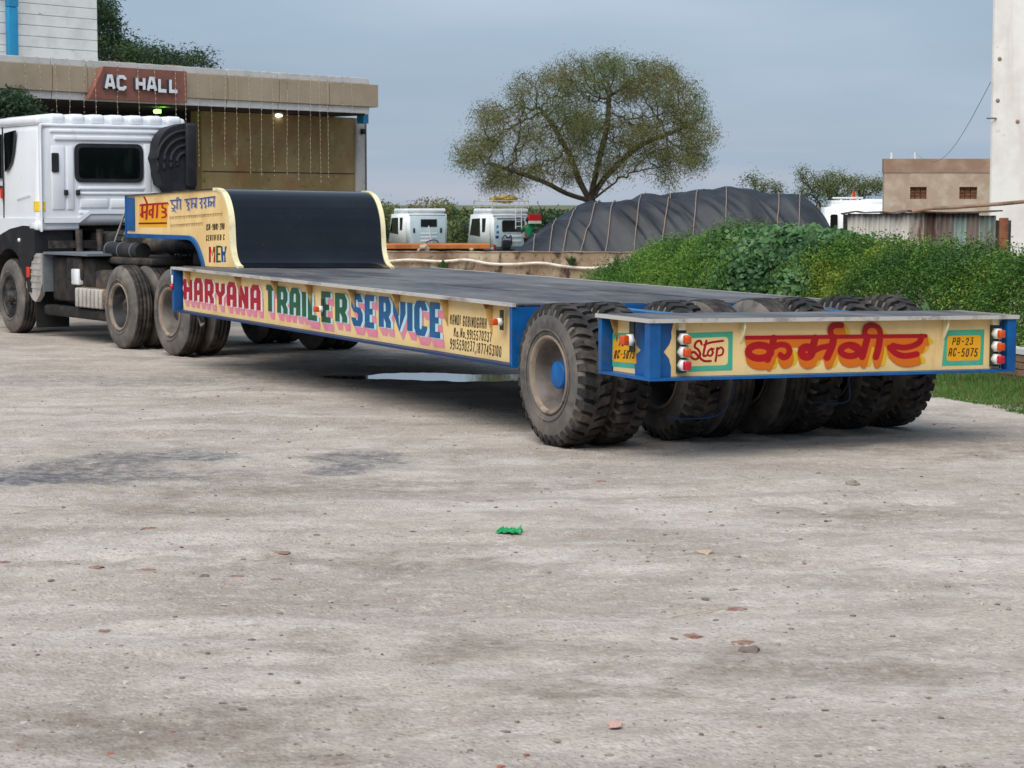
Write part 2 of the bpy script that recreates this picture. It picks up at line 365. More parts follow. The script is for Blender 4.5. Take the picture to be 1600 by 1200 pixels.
P_YELLOW = M('yellow_shadow_paint', srgb(226, 180, 44), .5)
P_TEAL = M('teal_border_paint', srgb(70, 172, 140), .5, layers=((srgb(86, 184, 150), 7, .45, .7),))
P_PLATE = M('number_plate_yellow', srgb(240, 172, 26), .5, layers=((srgb(232, 158, 10), 7, .45, .7),))
P_BLACK = M('black_lettering', srgb(40, 32, 24), .6)
P_NAVY = M('navy_lettering', srgb(40, 62, 130), .5)
P_GREY = M('grey_lettering', srgb(150, 160, 180), .5)
P_BROWN = M('faded_brown_lettering', srgb(140, 110, 70), .6)
P_DKRED = M('dark_maroon_line', srgb(96, 16, 24), .5)

# ================================================================ stroke lettering (2-D ribbons, mapped onto panels)
FONT = {
 'A': [[(0,0),(0,.82),(.22,1),(.78,1),(1,.82),(1,0)], [(0,.42),(1,.42)]],
 'B': [[(0,0),(0,1),(.75,1),(1,.86),(1,.64),(.75,.52),(.05,.52)], [(.75,.52),(1,.36),(1,.14),(.75,0),(.05,0)]],
 'C': [[(1,.78),(1,.84),(.78,1),(.22,1),(0,.84),(0,.16),(.22,0),(.78,0),(1,.16),(1,.24)]],
 'D': [[(0,.05),(0,1),(.72,1),(1,.8),(1,.2),(.72,0),(0,0)]],
 'E': [[(1,1),(0,1),(0,0),(1,0)], [(.06,.5),(.8,.5)]],
 'F': [[(1,1),(0,1),(0,0)], [(.06,.5),(.8,.5)]],
 'G': [[(1,.78),(1,.84),(.78,1),(.22,1),(0,.84),(0,.16),(.22,0),(.78,0),(1,.16),(1,.45),(.55,.45)]],
 'H': [[(0,0),(0,1)], [(1,0),(1,1)], [(.05,.5),(.95,.5)]],
 'I': [[(.5,0),(.5,1)]],
 'J': [[(1,1),(1,.2),(.75,0),(.25,0),(0,.2)]],
 'K': [[(0,0),(0,1)], [(1,1),(.1,.5),(1,0)]],
 'L': [[(0,1),(0,0),(1,0)]],
 'M': [[(0,0),(0,1),(.5,.4),(1,1),(1,0)]],
 'N': [[(0,0),(0,1)], [(1,0),(1,1)], [(.02,.93),(.98,.07)]],
 'O': [[(.5,1),(.22,1),(0,.82),(0,.18),(.22,0),(.78,0),(1,.18),(1,.82),(.78,1),(.5,1)]],
 'P': [[(0,0),(0,1),(.75,1),(1,.86),(1,.6),(.75,.46),(.05,.46)]],
 'R': [[(0,0),(0,1),(.78,1),(1,.84),(1,.6),(.78,.46),(.05,.46)], [(.55,.46),(1,.2),(1,0)]],
 'S': [[(1,.8),(1,.84),(.78,1),(.22,1),(0,.84),(0,.64),(.22,.52),(.78,.48),(1,.36),(1,.16),(.78,0),(.22,0),(0,.16),(0,.2)]],
 'T': [[(.5,0),(.5,1)], [(-.1,1),(1.1,1)]],
 'U': [[(0,1),(0,.18),(.22,0),(.78,0),(1,.18),(1,1)]],
 'V': [[(0,1),(0,.6),(.5,0),(1,.6),(1,1)]],
 'W': [[(0,1),(.2,0),(.5,.7),(.8,0),(1,1)]],
 'Y': [[(0,1),(0,.62),(.5,.42),(1,.62),(1,1)], [(.5,.42),(.5,0)]],
 '0': [[(.5,1),(.22,1),(0,.8),(0,.2),(.22,0),(.78,0),(1,.2),(1,.8),(.78,1),(.5,1)]],
 '1': [[(.25,.8),(.55,1),(.55,0)]],
 '2': [[(0,.78),(.2,1),(.8,1),(1,.8),(1,.62),(0,0),(1,0)]],
 '3': [[(0,1),(1,1),(.45,.58),(.8,.58),(1,.42),(1,.16),(.78,0),(.2,0),(0,.16)]],
 '4': [[(.75,0),(.75,1),(0,.32),(1,.32)]],
 '5': [[(1,1),(.1,1),(.05,.56),(.7,.58),(1,.42),(1,.18),(.75,0),(.2,0),(0,.14)]],
 '7': [[(0,1),(1,1),(.4,0)]],
 '8': [[(.5,.53),(.1,.68),(.1,.88),(.3,1),(.7,1),(.9,.88),(.9,.68),(.5,.53),(0,.36),(0,.14),(.25,0),(.75,0),(1,.14),(1,.36),(.5,.53)]],
 '9': [[(1,.55),(.3,.48),(0,.62),(0,.86),(.25,1),(.75,1),(1,.85),(1,.3),(.7,0),(.1,0)]],
 '-': [[(.15,.5),(.85,.5)]], '.': [[(.3,.0),(.3,.10)]], ',': [[(.45,.1),(.2,-.15)]], ' ': [], ':': [[(.5,.1),(.5,.2)], [(.5,.65),(.5,.75)]],
 'o': [[(.5,.6),(.15,.55),(0,.3),(.15,.05),(.5,0),(.85,.05),(1,.3),(.85,.55),(.5,.6)]],
}
def smooth(pts, n=5, closed=False):
    if len(pts) < 3: return list(pts)
    P = [np.array(p, float) for p in pts]; out = []; N = len(P)
    rngi = range(N if closed else N-1)
    for i in rngi:
        a, b, c, d = (P[(i-1) % N], P[i], P[(i+1) % N], P[(i+2) % N]) if closed else (P[max(i-1, 0)], P[i], P[i+1], P[min(i+2, N-1)])
        for k in range(n):
            t = k/n; out.append(tuple(.5*((2*b)+(-a+c)*t+(2*a-5*b+4*c-d)*t*t+(-a+3*b-3*c+d)*t**3)))
    out.append(tuple(P[0] if closed else P[-1])); return out
class Ink:
    """flat paint: ribbons in 2-D; fn(p, q, lift) maps them onto the panel. every stroke lies a hair above the last."""
    def __init__(s, fn, lift=.0016): s.fn = fn; s.mb = MB(); s.base = lift; s.k = 0
    @property
    def lev(s): return s.base + (s.k % 9)*.00007
    def layer(s): s.base += .0007; s.k = 0
    def poly(s, pts, mi=0):
        s.mb.add([s.fn(p[0], p[1], s.lev) for p in pts], [tuple(range(len(pts)))], mi); s.k += 1
    def stroke(s, pts, w, mi=0, cap='round', off=(0, 0)):
        P = [np.array(p, float)+off for p in pts]; n = len(P)
        L, Rr = [], []
        for i in range(n):
            d1 = P[i]-P[i-1] if i else P[1]-P[0]; d2 = P[i+1]-P[i] if i < n-1 else P[-1]-P[-2]
            d1 = d1/(np.linalg.norm(d1)+1e-12); d2 = d2/(np.linalg.norm(d2)+1e-12)
            n1 = np.array([-d1[1], d1[0]]); n2 = np.array([-d2[1], d2[0]]); m = n1+n2
            k = np.dot(m, m); m = n1 if k < .15 else m*min(2/k, 1.6)
            L.append(P[i]+m*w/2); Rr.append(P[i]-m*w/2)
        vs, fs = [], []; lev = s.lev; lift = lambda i: lev + .00006*i/n
        for i in range(n): vs += [s.fn(*L[i], lift(i)), s.fn(*Rr[i], lift(i))]
        for i in range(n-1): fs.append((2*i, 2*i+1, 2*i+3, 2*i+2))
        if cap == 'round':
            for e in (0, n-1):
                d = P[0]-P[1] if e == 0 else P[-1]-P[-2]; a0 = math.atan2(d[1], d[0]); k0 = len(vs); m = 7
                for j in range(m+1):
                    a = a0-PI/2+PI*j/m; vs.append(s.fn(P[e][0]+math.cos(a)*w/2, P[e][1]+math.sin(a)*w/2, lift(e)))
                fs.append(tuple(range(k0, k0+m+1)))
        s.mb.add(vs, fs, mi); s.k += 1
    def text(s, txt, x0, x1, y0, y1, w, mi=0, gap=.28, off=(0, 0), slant=0., narrow='I1.,:', jitter=0., cap='sq'):
        """txt filling x0..x1 (x1 may be smaller: mirrored axis), y0..y1"""
        ws = [.32 if c in narrow else (.5 if c == ' ' else 1.) for c in txt]; tot = sum(ws)+gap*(len(txt)-1)
        cw = (x1-x0)/tot; x = x0; sg = 1 if x1 > x0 else -1
        for c, k in zip(txt, ws):
            a = x+sg*w/2; b = x+cw*k-sg*w/2; jy = random.uniform(-1, 1)*jitter*(y1-y0)
            for st in FONT[c]:
                pts = []
                for (px, py) in st:
                    yy = y0+w/2+py*(y1-y0-w)+jy
                    pts.append(((a+b)/2 + (px-.5)*(b-a if k > .4 else cw*.5) + sg*slant*(yy-y0), yy))
                s.stroke(pts, w, mi, cap, off)
            x += cw*(k+gap)
    def build(s, name, mats, parent): return s.mb.build(name, mats, parent)
# ================================================================ LOW-BED TRAILER   (local x = to the right, y = forward, z = up)
TO = np.array([.9411, 14.3889]); TYAW = .4784; TW = 3.2147
TFv = np.array([-math.sin(TYAW), math.cos(TYAW)]); TRv = np.array([math.cos(TYAW), math.sin(TYAW)])
ROLL, TPIT = -.016, .0077          # the body leans a little on its springs
def TX(v, u, z): return (v, u, z + ROLL*v + TPIT*u)
def t_side(x, y, v):               # photo point on the upright plane at lateral v -> (u, z)
    d = ray(x, y); t = (v + TO @ TRv)/(d[:2] @ TRv); P = CAM + t*d; u = (P[:2]-TO) @ TFv
    return u, P[2]-(ROLL*v + TPIT*u)
def t_rear(x, y, u):
    d = ray(x, y); t = (u + TO @ TFv)/(d[:2] @ TFv); P = CAM + t*d; v = (P[:2]-TO) @ TRv
    return v, P[2]-(ROLL*v + TPIT*u)
UF, UR, UB = 10.28, 2.05, .71
HD, HB, HRB = 1.015, .526, .588
REC = .09                          # how deep the painted webs sit behind the lip
trailer = empty('lowbed_trailer', (TO[0], TO[1], 0), TYAW, 'long low-bed trailer with cream lettered sides, blue trim and eight rear tyres', 'trailer')
def TB(): return MB(TX)

# ---- deck plates on two rows, seams between them
cuts = [UR+.012, 4.15, 6.2, 8.25, UF+.02]; rows = [.03, 1.12, 2.14, TW-.03]
for i in range(4):
    for j in range(3):
        jz = random.uniform(-.003, .003)
        TB().box(rows[j]+(.004 if j else 0), rows[j+1]-(.004 if j < 2 else 0), cuts[i]+.004, cuts[i+1]-.004, HD-.012, HD+.004+jz).build('deck_plate', DECK, trailer)
TB().box(.12, TW-.12, UR+.02, UF-.02, HD-.14, HD-.016).build('deck_frame', BLUED, trailer)
for k in range(9):
    u = 2.6+k*.92; TB().box(.2, TW-.2, u-.05, u+.05, HB+.06, HD-.145).build('cross_member', DARK, trailer)
for v in (1.05, 2.15): TB().box(v-.08, v+.08, UR+.03, UF+.5, HB+.05, HD-.141).build('main_girder', BLUED, trailer)
# ---- lips, webs, flanges of the two sides
for side in (0, 1):
    X = (lambda a: a) if side == 0 else (lambda a: TW-a)
    def sb(a0, a1, u0, u1, z0, z1, m, name):
        x0, x1 = sorted((X(a0), X(a1))); return TB().box(x0, x1, u0, u1, z0, z1).build(name, m, trailer)
    sb(-.004, .028, UR-.02, UF, HD-.022, HD+.006, LIP, 'deck_lip')
    sb(REC, REC+.02, UR+.03, UF-.06, HB+.022, HD-.024, CREAM, 'side_panel')
    sb(-.002, REC+.03, UR+.02, UF-.08, HB, HB+.02, BLUED, 'bottom_flange')
    sb(.004, REC+.1, UF-.085, UF-.003, HB+.0, HD-.024, BLUE, 'front_end_post')
    sb(.004, REC+.25, UR, UR+.045, HB-.004, HD-.024, BLUE, 'rear_end_post')
# front tip of the lip, bent in
TB().box(.0, .5, UF+.003, UF+.025, HD-.08, HD+.004).build('front_lip', LIP, trailer)
# ---- gusset brackets under the left lip, two carrying lamps
def side_marker(u, z, v, parent, s=1.):
    """white housing with an orange lens, facing left"""
    b = TB().box(v-.012, v+.0, u-.028*s, u+.028*s, z-.075*s, z+.11*s).build('lamp_bracket', PLATEG, parent)
    TB().lathe([(v-.0125, .001), (v-.0125, .043*s), (v-.045, .036*s), (v-.046, .001)], 6, 'x', (0, u, z)).build('lamp_housing', WHITEP, b)
    TB().rbox(v-.095, v-.047, u-.026*s, u+.026*s, z-.03*s, z+.03*s, .008).build('lens', LENSO, b)
gx = [292, 371, 428, 482, 549, 618, 693, 762]
for i, x in enumerate(gx):
    u, z = t_side(x, 470, .05)
    dpt = .24 if i in (3, 7) else random.uniform(.18, .23)
    TB().prism([(REC-.001, HD-.024), (.012, HD-.024), (.018, HD-.05), (REC-.001, HD-.024-dpt)], lambda p, q, t: (p, t, q), u-.007, u+.007).build('gusset', CREAM2, trailer)
u, z = t_side(497, 483, .0); side_marker(u, z, .05, trailer, .85)
u, z = t_side(776, 503, .0); side_marker(u, z, .05, trailer, .85)
TB().lathe([(-.03, .001), (-.03, .03), (.0, .035), (.0, .001)], 10, 'x', (.0, UF-.045, .80)).build('front_marker_lamp', LENSR, trailer)
TB().rbox(-.012, .0, UF-.075, UF-.02, .83, .93, .01).build('front_marker_base', WHITEP, trailer)
TB().tube([(.2, UF-.45, HB-.02), (.2, UF-.5, HB-.1), (.2, UF-.42, HB-.13), (.2, UF-.36, HB-.06)], .018, 6).build('tow_hook', LIP, trailer)

# ---- painted lettering of the left side
def fn_side(u, z, lift): return (REC-lift, u, z)
def word(txt, xa, xb, mat, shade, z0, z1, gap=.17):
    ua = t_side(xa, 450, REC)[0]; ub = t_side(xb, 500, REC)[0]
    w = .053; K = 2.1          # letters are painted wide: strokes broader across than up
    ik = Ink(lambda p, q, l: TX(*fn_side(ua-p*K, q, l)))
    n = 7; ub = (ua-ub)/K; ua_, ua0 = ua, 0.
    for k in range(n, 0, -1):
        ik.text(txt, ua0, ub, z0, z1, w, 2, gap, off=(.030*k/n, -.075*k/n), narrow='I'); ik.layer()
    for k in range(4, 0, -1):
        ik.text(txt, ua0, ub, z0, z1, w, 1, gap, off=(.022*k/4, -.008*k/4), narrow='I'); ik.layer()
    ik.text(txt, ua0, ub, z0, z1, w, 0, gap, narrow='I')
    ik.build('lettering', [mat, shade, P_PINK], trailer)
word('HARYANA', 288, 409, P_CRIM, P_WHITE, .640, .920); word('TRAILER', 415, 544, P_GREEN, P_CYAN, .645, .935); word('SERVICE', 550, 694, P_LBLUE, P_CYAN, .655, .95)
ik = Ink(lambda p, q, l: TX(*fn_side(p, q, l)))
for txt, xa, xb, zt, hh in (('MANDI GOBINDGARH', 703, 760, .868, .085), ('Mo.No.9915570237', 709, 768, .765, .08), ('9915590237,1877453100', 703, 783, .668, .085)):
    ua = t_side(xa, 500, REC)[0]; ub = t_side(xb, 520, REC)[0]
    for wd in [txt]: ik.text(wd, ua, ub, zt-hh, zt, .0105, 0, .42, slant=.12, jitter=.05, cap='round')
ik.build('lettering', [P_BLACK], trailer)
# dark scalloped line next to the front post, thin white line by the rear post
ik = Ink(lambda p, q, l: TX(*fn_side(p, q, l)))
us = UF-.085
ik.poly([(us, HD-.03), (us-.06, HD-.03), (us-.05, .90), (us-.075, .84), (us-.03, .79), (us-.075, .74), (us-.05, .66), (us-.06, HB+.025), (us, HB+.025)])
ik.build('scalloped_border', [BLUED], trailer)
TB().box(REC-.004, REC-.001, UR+.047, UR+.062, HB+.025, HD-.03).build('white_line', P_WHITE, trailer)

# ---- rear cross beam of the deck and the two arms that reach back to the bolster
TB().box(.26, TW-.26, UR-.004, UR+.04, HB+.02, HD-.006).build('deck_rear_beam', BLUE, trailer)
for v in (.78, 2.40): TB().box(v-.075, v+.075, UB+.003, UR-.005, .72, HD-.02).build('rear_arm', BLUEL, trailer)
TB().box(1.50, 1.70, UB+.003, UR-.005, .70, HD-.04).build('rear_arm', BLUE, trailer)

# ---- rear bolster
TB().box(-.012, TW+.012, -.012, UB+.02, HD-.024, HD-.002).build('bolster_top_plate', DECK, trailer)
for a, b, c, d in ((-.016, TW+.016, -.016, -.0125), (-.016, -.0125, -.012, UB+.02), (TW+.0125, TW+.016, -.012, UB+.02)):
    TB().box(a, b, c, d, HD-.028, HD+.001).build('bolster_lip', LIP, trailer)
TB().box(REC, TW-REC, REC-.02, REC, HRB+.022, HD-.026).build('rear_panel', CREAM, trailer)
TB().box(REC, REC+.02, REC, UB-.06, HRB+.022, HD-.026).build('bolster_side_panel', CREAM, trailer)
TB().box(TW-REC-.02, TW-REC, REC, UB-.06, HRB+.022, HD-.026).build('bolster_side_panel', CREAM, trailer)
TB().box(.0, TW, .0, UB, HRB, HRB+.02).build('bolster_bottom_flange', BLUE, trailer)
TB().box(REC+.03, TW-REC-.03, UB-.03, UB, HRB+.022, HD-.027).build('bolster_front_plate', BLUE, trailer)
for v0 in (.0, TW-REC+.004): TB().box(v0, v0+REC-.004, .0, REC-.022, HRB+.022, HD-.026).build('corner_post', BLUE, trailer)
for v0 in (.0, TW-.10): TB().box(v0, v0+.10, UB-.05, UB-.002, HRB+.022, HD-.026).build('bolster_front_post', BLUE, trailer)
RW = REC-.02                        # rear web plane
def fn_rear(v, z, lift): return TX(v, RW-lift, z)
def R2(x, y): return t_rear(x, y, RW)
def z44(p, ox=920, oy=460, k=4.4444): return [(ox+a/k, oy+b/k) for a, b in p]
# blue scalloped ends
ik = Ink(lambda p, q, l: fn_rear(p, q, l))
pl = [R2(*q) for q in z44([(588, 195), (572, 262), (574, 300), (560, 345), (520, 400), (556, 445), (570, 500), (568, 600)])]
ik.poly([(REC-.002, HD-.03)] + [(p, min(max(q, HRB+.023), HD-.03)) for p, q in pl] + [(REC-.002, HRB+.023)])
ik.build('scalloped_corner_paint', [BLUE], trailer)
ik = Ink(lambda p, q, l: fn_rear(p, q, l))
pr = [(1562, 503), (1560, 520), (1566, 530), (1572, 537), (1566, 544), (1561, 555), (1560, 578)]
pr = [(1548+(a-1548), b) for a, b in pr]
q_ = [R2(*q) for q in pr]
ik.poly([(TW-REC+.002, HD-.03)] + [(min(p, TW-REC-.01), min(max(q, HRB+.023), HD-.03)) for p, q in q_] + [(TW-REC+.002, HRB+.023)])
ik.build('scalloped_corner_paint', [BLUE], trailer)
# blue scallop on the short left flank
ik = Ink(lambda p, q, l: TX(REC-l, p, q))
pf = [t_side(*q, REC) for q in z44([(322, 190), (322, 300), (330, 350), (362, 388), (325, 420), (318, 470), (322, 575)])]
u0 = REC-.03
ik.poly([(u0, HD-.03)] + [(p, min(max(q, HRB+.023), HD-.03)) for p, q in pf] + [(u0, HRB+.023)])
ik.build('scalloped_corner_paint', [BLUE], trailer)
# number plates, STOP box
def rrect(c, r=.35, n=3):
    """rounded rectangle through four corners given in photo pixels, in order"""
    c = [np.array(q, float) for q in c]; out = []
    for i in range(4):
        a, b, d = c[i-1], c[i], c[(i+1) % 4]
        e1 = (a-b)/np.linalg.norm(a-b); e2 = (d-b)/np.linalg.norm(d-b)
        for k in range(n+1):
            t = k/n; out.append(tuple(b + e1*r*(1-t)**2 + e2*r*t**2))
    return out
ik = Ink(lambda p, q, l: fn_rear(*R2(p, q), l))
ik.poly(z44([(672, 268), (1000, 258), (996, 526), (668, 538)])); ik.layer()
ik.poly(rrect(z44([(690, 305), (968, 294), (964, 490), (690, 500)]), 6), 1); ik.layer()
S = lambda pts, w, n=5: ik.stroke(smooth(z44(pts), n), w/4.4444, 2)
S([(782, 345), (770, 322), (742, 335), (735, 365), (760, 385), (772, 420), (745, 450), (715, 440), (705, 415), (730, 400), (765, 435), (800, 462), (845, 462)], 17)
S([(815, 322), (800, 385), (795, 425), (815, 425)], 16); S([(800, 352), (840, 335), (930, 322)], 16)
S([(850, 375), (828, 395), (826, 420), (845, 426), (860, 405), (852, 380), (865, 378)], 14)
S([(890, 372), (885, 420), (878, 462)], 15); S([(890, 385), (915, 368), (932, 385), (925, 415), (900, 425)], 14)
ik.build('stop_box', [P_TEAL, CREAM, P_RED], trailer)
ik = Ink(lambda p, q, l: fn_rear(*R2(p, q), l))
zq = lambda p: z44(p, 1240, 440)
ik.poly(zq([(1055, 338), (1325, 332), (1315, 578), (1028, 585)])); ik.layer()
ik.poly(rrect(zq([(1068, 378), (1300, 372), (1292, 545), (1060, 552)]), 5), 1); ik.layer()
def px_text(ik, txt, x0, x1, yb, yt, w, mi, gap=.35, slant=0., **k):
    # photo y grows downward: feed flipped glyph height
    ik.text(txt, x0, x1, yb, yt, w, mi, gap, slant=slant, cap='round', **k)
class PxInk(Ink):
    """text in photo pixels: y axis flipped inside"""
    def ptext(s, txt, x0, x1, ytop, ybot, w, mi, gap=.4, slant=.18, rise=0.):
        f0 = s.fn
        s.fn = lambda p, q, l: f0(p, ytop+ybot-q + rise*(p-x0)/(x1-x0), l)
        s.text(txt, x0, x1, ytop, ybot, w, mi, gap, slant=slant, cap='round', jitter=.03); s.fn = f0
ik.__class__ = PxInk
ik.ptext('PB-23', 1487, 1519, 527.5, 539, 1.5, 2, .4); ik.ptext('AC-5075', 1481, 1526, 544, 557, 1.6, 2, .38)
ik.build('number_plate', [P_TEAL, P_PLATE, P_BLACK], trailer)
ik = PxInk(lambda p, q, l: TX(REC-l, *t_side(p, q, REC)))
ik.poly(z44([(150, 268), (325, 268), (322, 515), (148, 498)])); ik.layer()
ik.poly(z44([(172, 320), (186, 306), (330, 314), (332, 480), (178, 466), (166, 455)]), 1); ik.layer()
ik.ptext('PB-23', 967, 989, 530, 541, 1.3, 2, .4); ik.ptext('AC-5075', 959.5, 991, 547, 560.5, 1.4, 2, .38)
ik.build('number_plate', [P_TEAL, P_PLATE, P_BLACK], trailer)

# the big painted name on the rear panel
ik = Ink(lambda p, q, l: fn_rear(*R2(1140+p/5, 480+q/5), l))
ell = lambda cx, cy, rx, ry, n=20: [(cx+rx*math.cos(a), cy+ry*math.sin(a)) for a in np.linspace(0, 2*PI, n+1)]
name_st = [
 ([(128, 238), (500, 234), (1000, 229), (1525, 224)], 32, 0),
 ([(338, 240), (328, 300), (310, 350), (290, 408)], 54, 1), (ell(228, 347, 88, 52), 56, 0),
 ([(338, 312), (385, 292), (440, 300), (462, 340), (445, 380), (412, 392), (392, 372)], 46, 1),
 ([(662, 240), (650, 290), (632, 350)], 56, 1), (ell(595, 350, 40, 38), 62, 0),
 ([(640, 350), (700, 318), (790, 300)], 44, 1), ([(806, 236), (795, 300), (755, 392)], 56, 1),
 ([(800, 236), (782, 192), (790, 160), (815, 143), (868, 141)], 44, 1),
 (ell(935, 338, 72, 44), 50, 0), ([(925, 300), (965, 325), (1010, 345)], 30, 1), ([(1072, 232), (1052, 310), (1030, 388)], 52, 1),
 ([(1168, 232), (1158, 310), (1136, 388)], 52, 1),
 ([(1052, 232), (1050, 185), (1072, 150), (1115, 140), (1155, 160), (1172, 200), (1176, 232)], 42, 1),
 ([(1492, 228), (1478, 270), (1430, 300), (1350, 315), (1270, 300)], 46, 1), ([(1245, 315), (1300, 365), (1370, 380), (1455, 366)], 48, 1)]
name_st = [(smooth(p, 5) if sm else p, w) for p, w, sm in name_st]
for k in range(6, 0, -1):
    for p, w in name_st: ik.stroke(p, w, 2, off=(52*k/6, 50*k/6))
    ik.layer()
for k in range(6, 0, -1):
    for p, w in name_st: ik.stroke(p, w, 1, off=(14*k/6, 62*k/6))
    ik.layer()
for p, w in name_st: ik.stroke(p, w, 0)
ik.build('lettering', [P_RED, P_ORANGE, P_YELLOW], trailer)
# ---- lamp clusters
def lamp_cluster(x, y0, y1, mirror=False):
    v, z0 = R2(x, y1); _, z1 = R2(x, y0); H = z1-z0
    b = TB().box(v-.035, v+.03, RW-.03, RW-.002, z0, z1).build('lamp_bracket', PLATEG, trailer)
    TB().box(v-.03, v+.025, RW-.028, RW-.002, z1+.002, HD-.03).build('lamp_strap', TRIM, trailer)
    for k in range(3):
        zc = z1-H*(.20+.31*k)
        TB().lathe([(RW-.0305, .001), (RW-.0305, .046), (RW-.07, .042), (RW-.071, .001)], 6, 'y', (v, 0, zc)).build('lamp_housing', WHITEP, b)
        TB().rbox(v-.027, v+.027, RW-.112, RW-.072, zc-.030, zc+.030, .010).build('lens', LENSR if k == 2 else LENSO, b)
lamp_cluster(1062.5, 516, 582); lamp_cluster(1551, 508, 572)
u, z = t_side(979, 531, .0)
side_marker(u-.02, z+.0, .04, trailer, 1.15)
TB().box(.028, .04, u-.05, u+.01, z+.13, HD-.03).build('lamp_strap', TRIM, trailer)
for x in (1157, 1474):
    v, _ = R2(x, 515)
    TB().prism([(RW-.001, HD-.026), (.012, HD-.026), (.010, HD-.07), (.03, HD-.12), (RW-.001, HD-.185)], lambda p, q, t: (t, p, q), v-.006, v+.006).build('gusset', TRIM, trailer)
u, z = t_side(957, 505, .05)
TB().prism([(REC-.001, HD-.026), (.03, HD-.026), (REC-.001, HD-.2)], lambda p, q, t: (p, t, q), u-.006, u+.006).build('gusset', CREAM2, trailer)

# ---- gooseneck
GL, GR = .67, 2.55
prof = [(10.74, 1.897), (10.60, 1.890), (10.49, 1.868), (10.39, 1.82), (10.30, 1.74), (10.23, 1.63), (10.19, 1.50), (10.175, 1.36), (10.155, 1.22), (10.10, 1.11), (10.02, 1.052), (9.93, 1.028)]
prof = smooth(prof, 3)
def sheet(v0, v1, pts, th, name, mat):
    mb = TB(); n = len(pts); vs = []
    for i, (u, z) in enumerate(pts):
        d = np.array(pts[min(i+1, n-1)])-np.array(pts[max(i-1, 0)]); d = d/np.linalg.norm(d); nn = (d[1], -d[0])
        vs += [(v0, u, z), (v1, u, z), (v1, u-nn[0]*th, z-nn[1]*th), (v0, u-nn[0]*th, z-nn[1]*th)]
    fs = []
    for i in range(n-1):
        for k in range(4): fs.append((4*i+k, 4*i+(k+1) % 4, 4*i+4+(k+1) % 4, 4*i+4+k))
    fs += [(0, 1, 2, 3), (4*n-4, 4*n-3, 4*n-2, 4*n-1)]
    mb.add(vs, fs); mb.sm = [i < (n-1)*4 for i in range(len(fs))]; o = mb.build(name, mat, trailer)
    return o
ramp = sheet(GL+.055, GR-.045, prof, .02, 'ramp_sheet', GLOSSBLK)
md = ramp.modifiers.new('edge', 'EDGE_SPLIT'); md.split_angle = math.radians(50)
for v0, v1 in ((GL-.012, GL+.053), (GR-.043, GR+.012)):
    o = sheet(v0, v1, [(u-.008 if z < 1.85 else u, z+.012) for u, z in prof], .03, 'ramp_edge_trim', TRIM); md = o.modifiers.new('edge', 'EDGE_SPLIT'); md.split_angle = math.radians(50)
ztop = lambda u: 1.897-(u-10.74)*.0262
low = [(11.62, 1.345), (11.5, 1.335), (11.38, 1.30), (11.27, 1.24), (11.18, 1.16), (11.10, 1.07), (11.06, 1.0)]
for v0 in (GL, GR-.02):
    poly = [(14.06, ztop(14.06)-.012), (14.06, 1.32)] + low + [(10.0, 1.024)] + [(u+.02, z-.012) for u, z in prof[::-1]]
    TB().prism(poly, lambda p, q, t: (t, p, q), v0, v0+.02).build('gooseneck_side', CREAM, trailer)
TB().prism([(14.05, ztop(14.05)), (10.75, 1.897), (10.75, 1.877), (14.05, ztop(14.05)-.02)], lambda p, q, t: (t, p, q), GL+.022, GR-.022).build('gooseneck_top', DECK, trailer)
TB().prism([(14.08, ztop(14.08)-.0), (10.76, 1.899), (10.76, 1.884), (14.08, ztop(14.08)-.015)], lambda p, q, t: (t, p, q), GL-.018, GL+.018).build('gooseneck_lip', DKMETAL, trailer)
TB().box(GL+.022, GR-.022, 11.2, 14.0, 1.42, 1.52).build('gooseneck_belly', DARK, trailer)
TB().box(GL-.02, GR+.02, 14.062, 14.09, 1.31, ztop(14.06)).build('gooseneck_front_plate', BLUE, trailer)
# blue under-trim following the cut-out
ut = [(14.06, 1.32)] + low
uts = [ut[0]] + smooth(low, 3); nrm = []
for i in range(len(uts)):
    d = np.array(uts[min(i+1, len(uts)-1)])-np.array(uts[max(i-1, 0)]); d = d/np.linalg.norm(d); nrm.append((-d[1], d[0]))
mb = TB(); vs = []
for (a, b), (p, q) in zip(uts, nrm):
    sg = -1 if q > 0 else 1
    vs += [(GL-.03, a, b), (GL+.12, a, b), (GL+.12, a+sg*p*.05, b+sg*q*.05), (GL-.03, a+sg*p*.05, b+sg*q*.05)]
fs = []
for i in range(len(uts)-1):
    for k in range(4): fs.append((4*i+k, 4*i+(k+1) % 4, 4*i+4+(k+1) % 4, 4*i+4+k))
mb.add(vs, fs)
mb.build('gooseneck_under_trim', BLUE, trailer)
TB().box(GL-.014, GL-.001, 13.72, 14.06, 1.36, ztop(14.0)-.03).build('gooseneck_blue_end', BLUE, trailer)
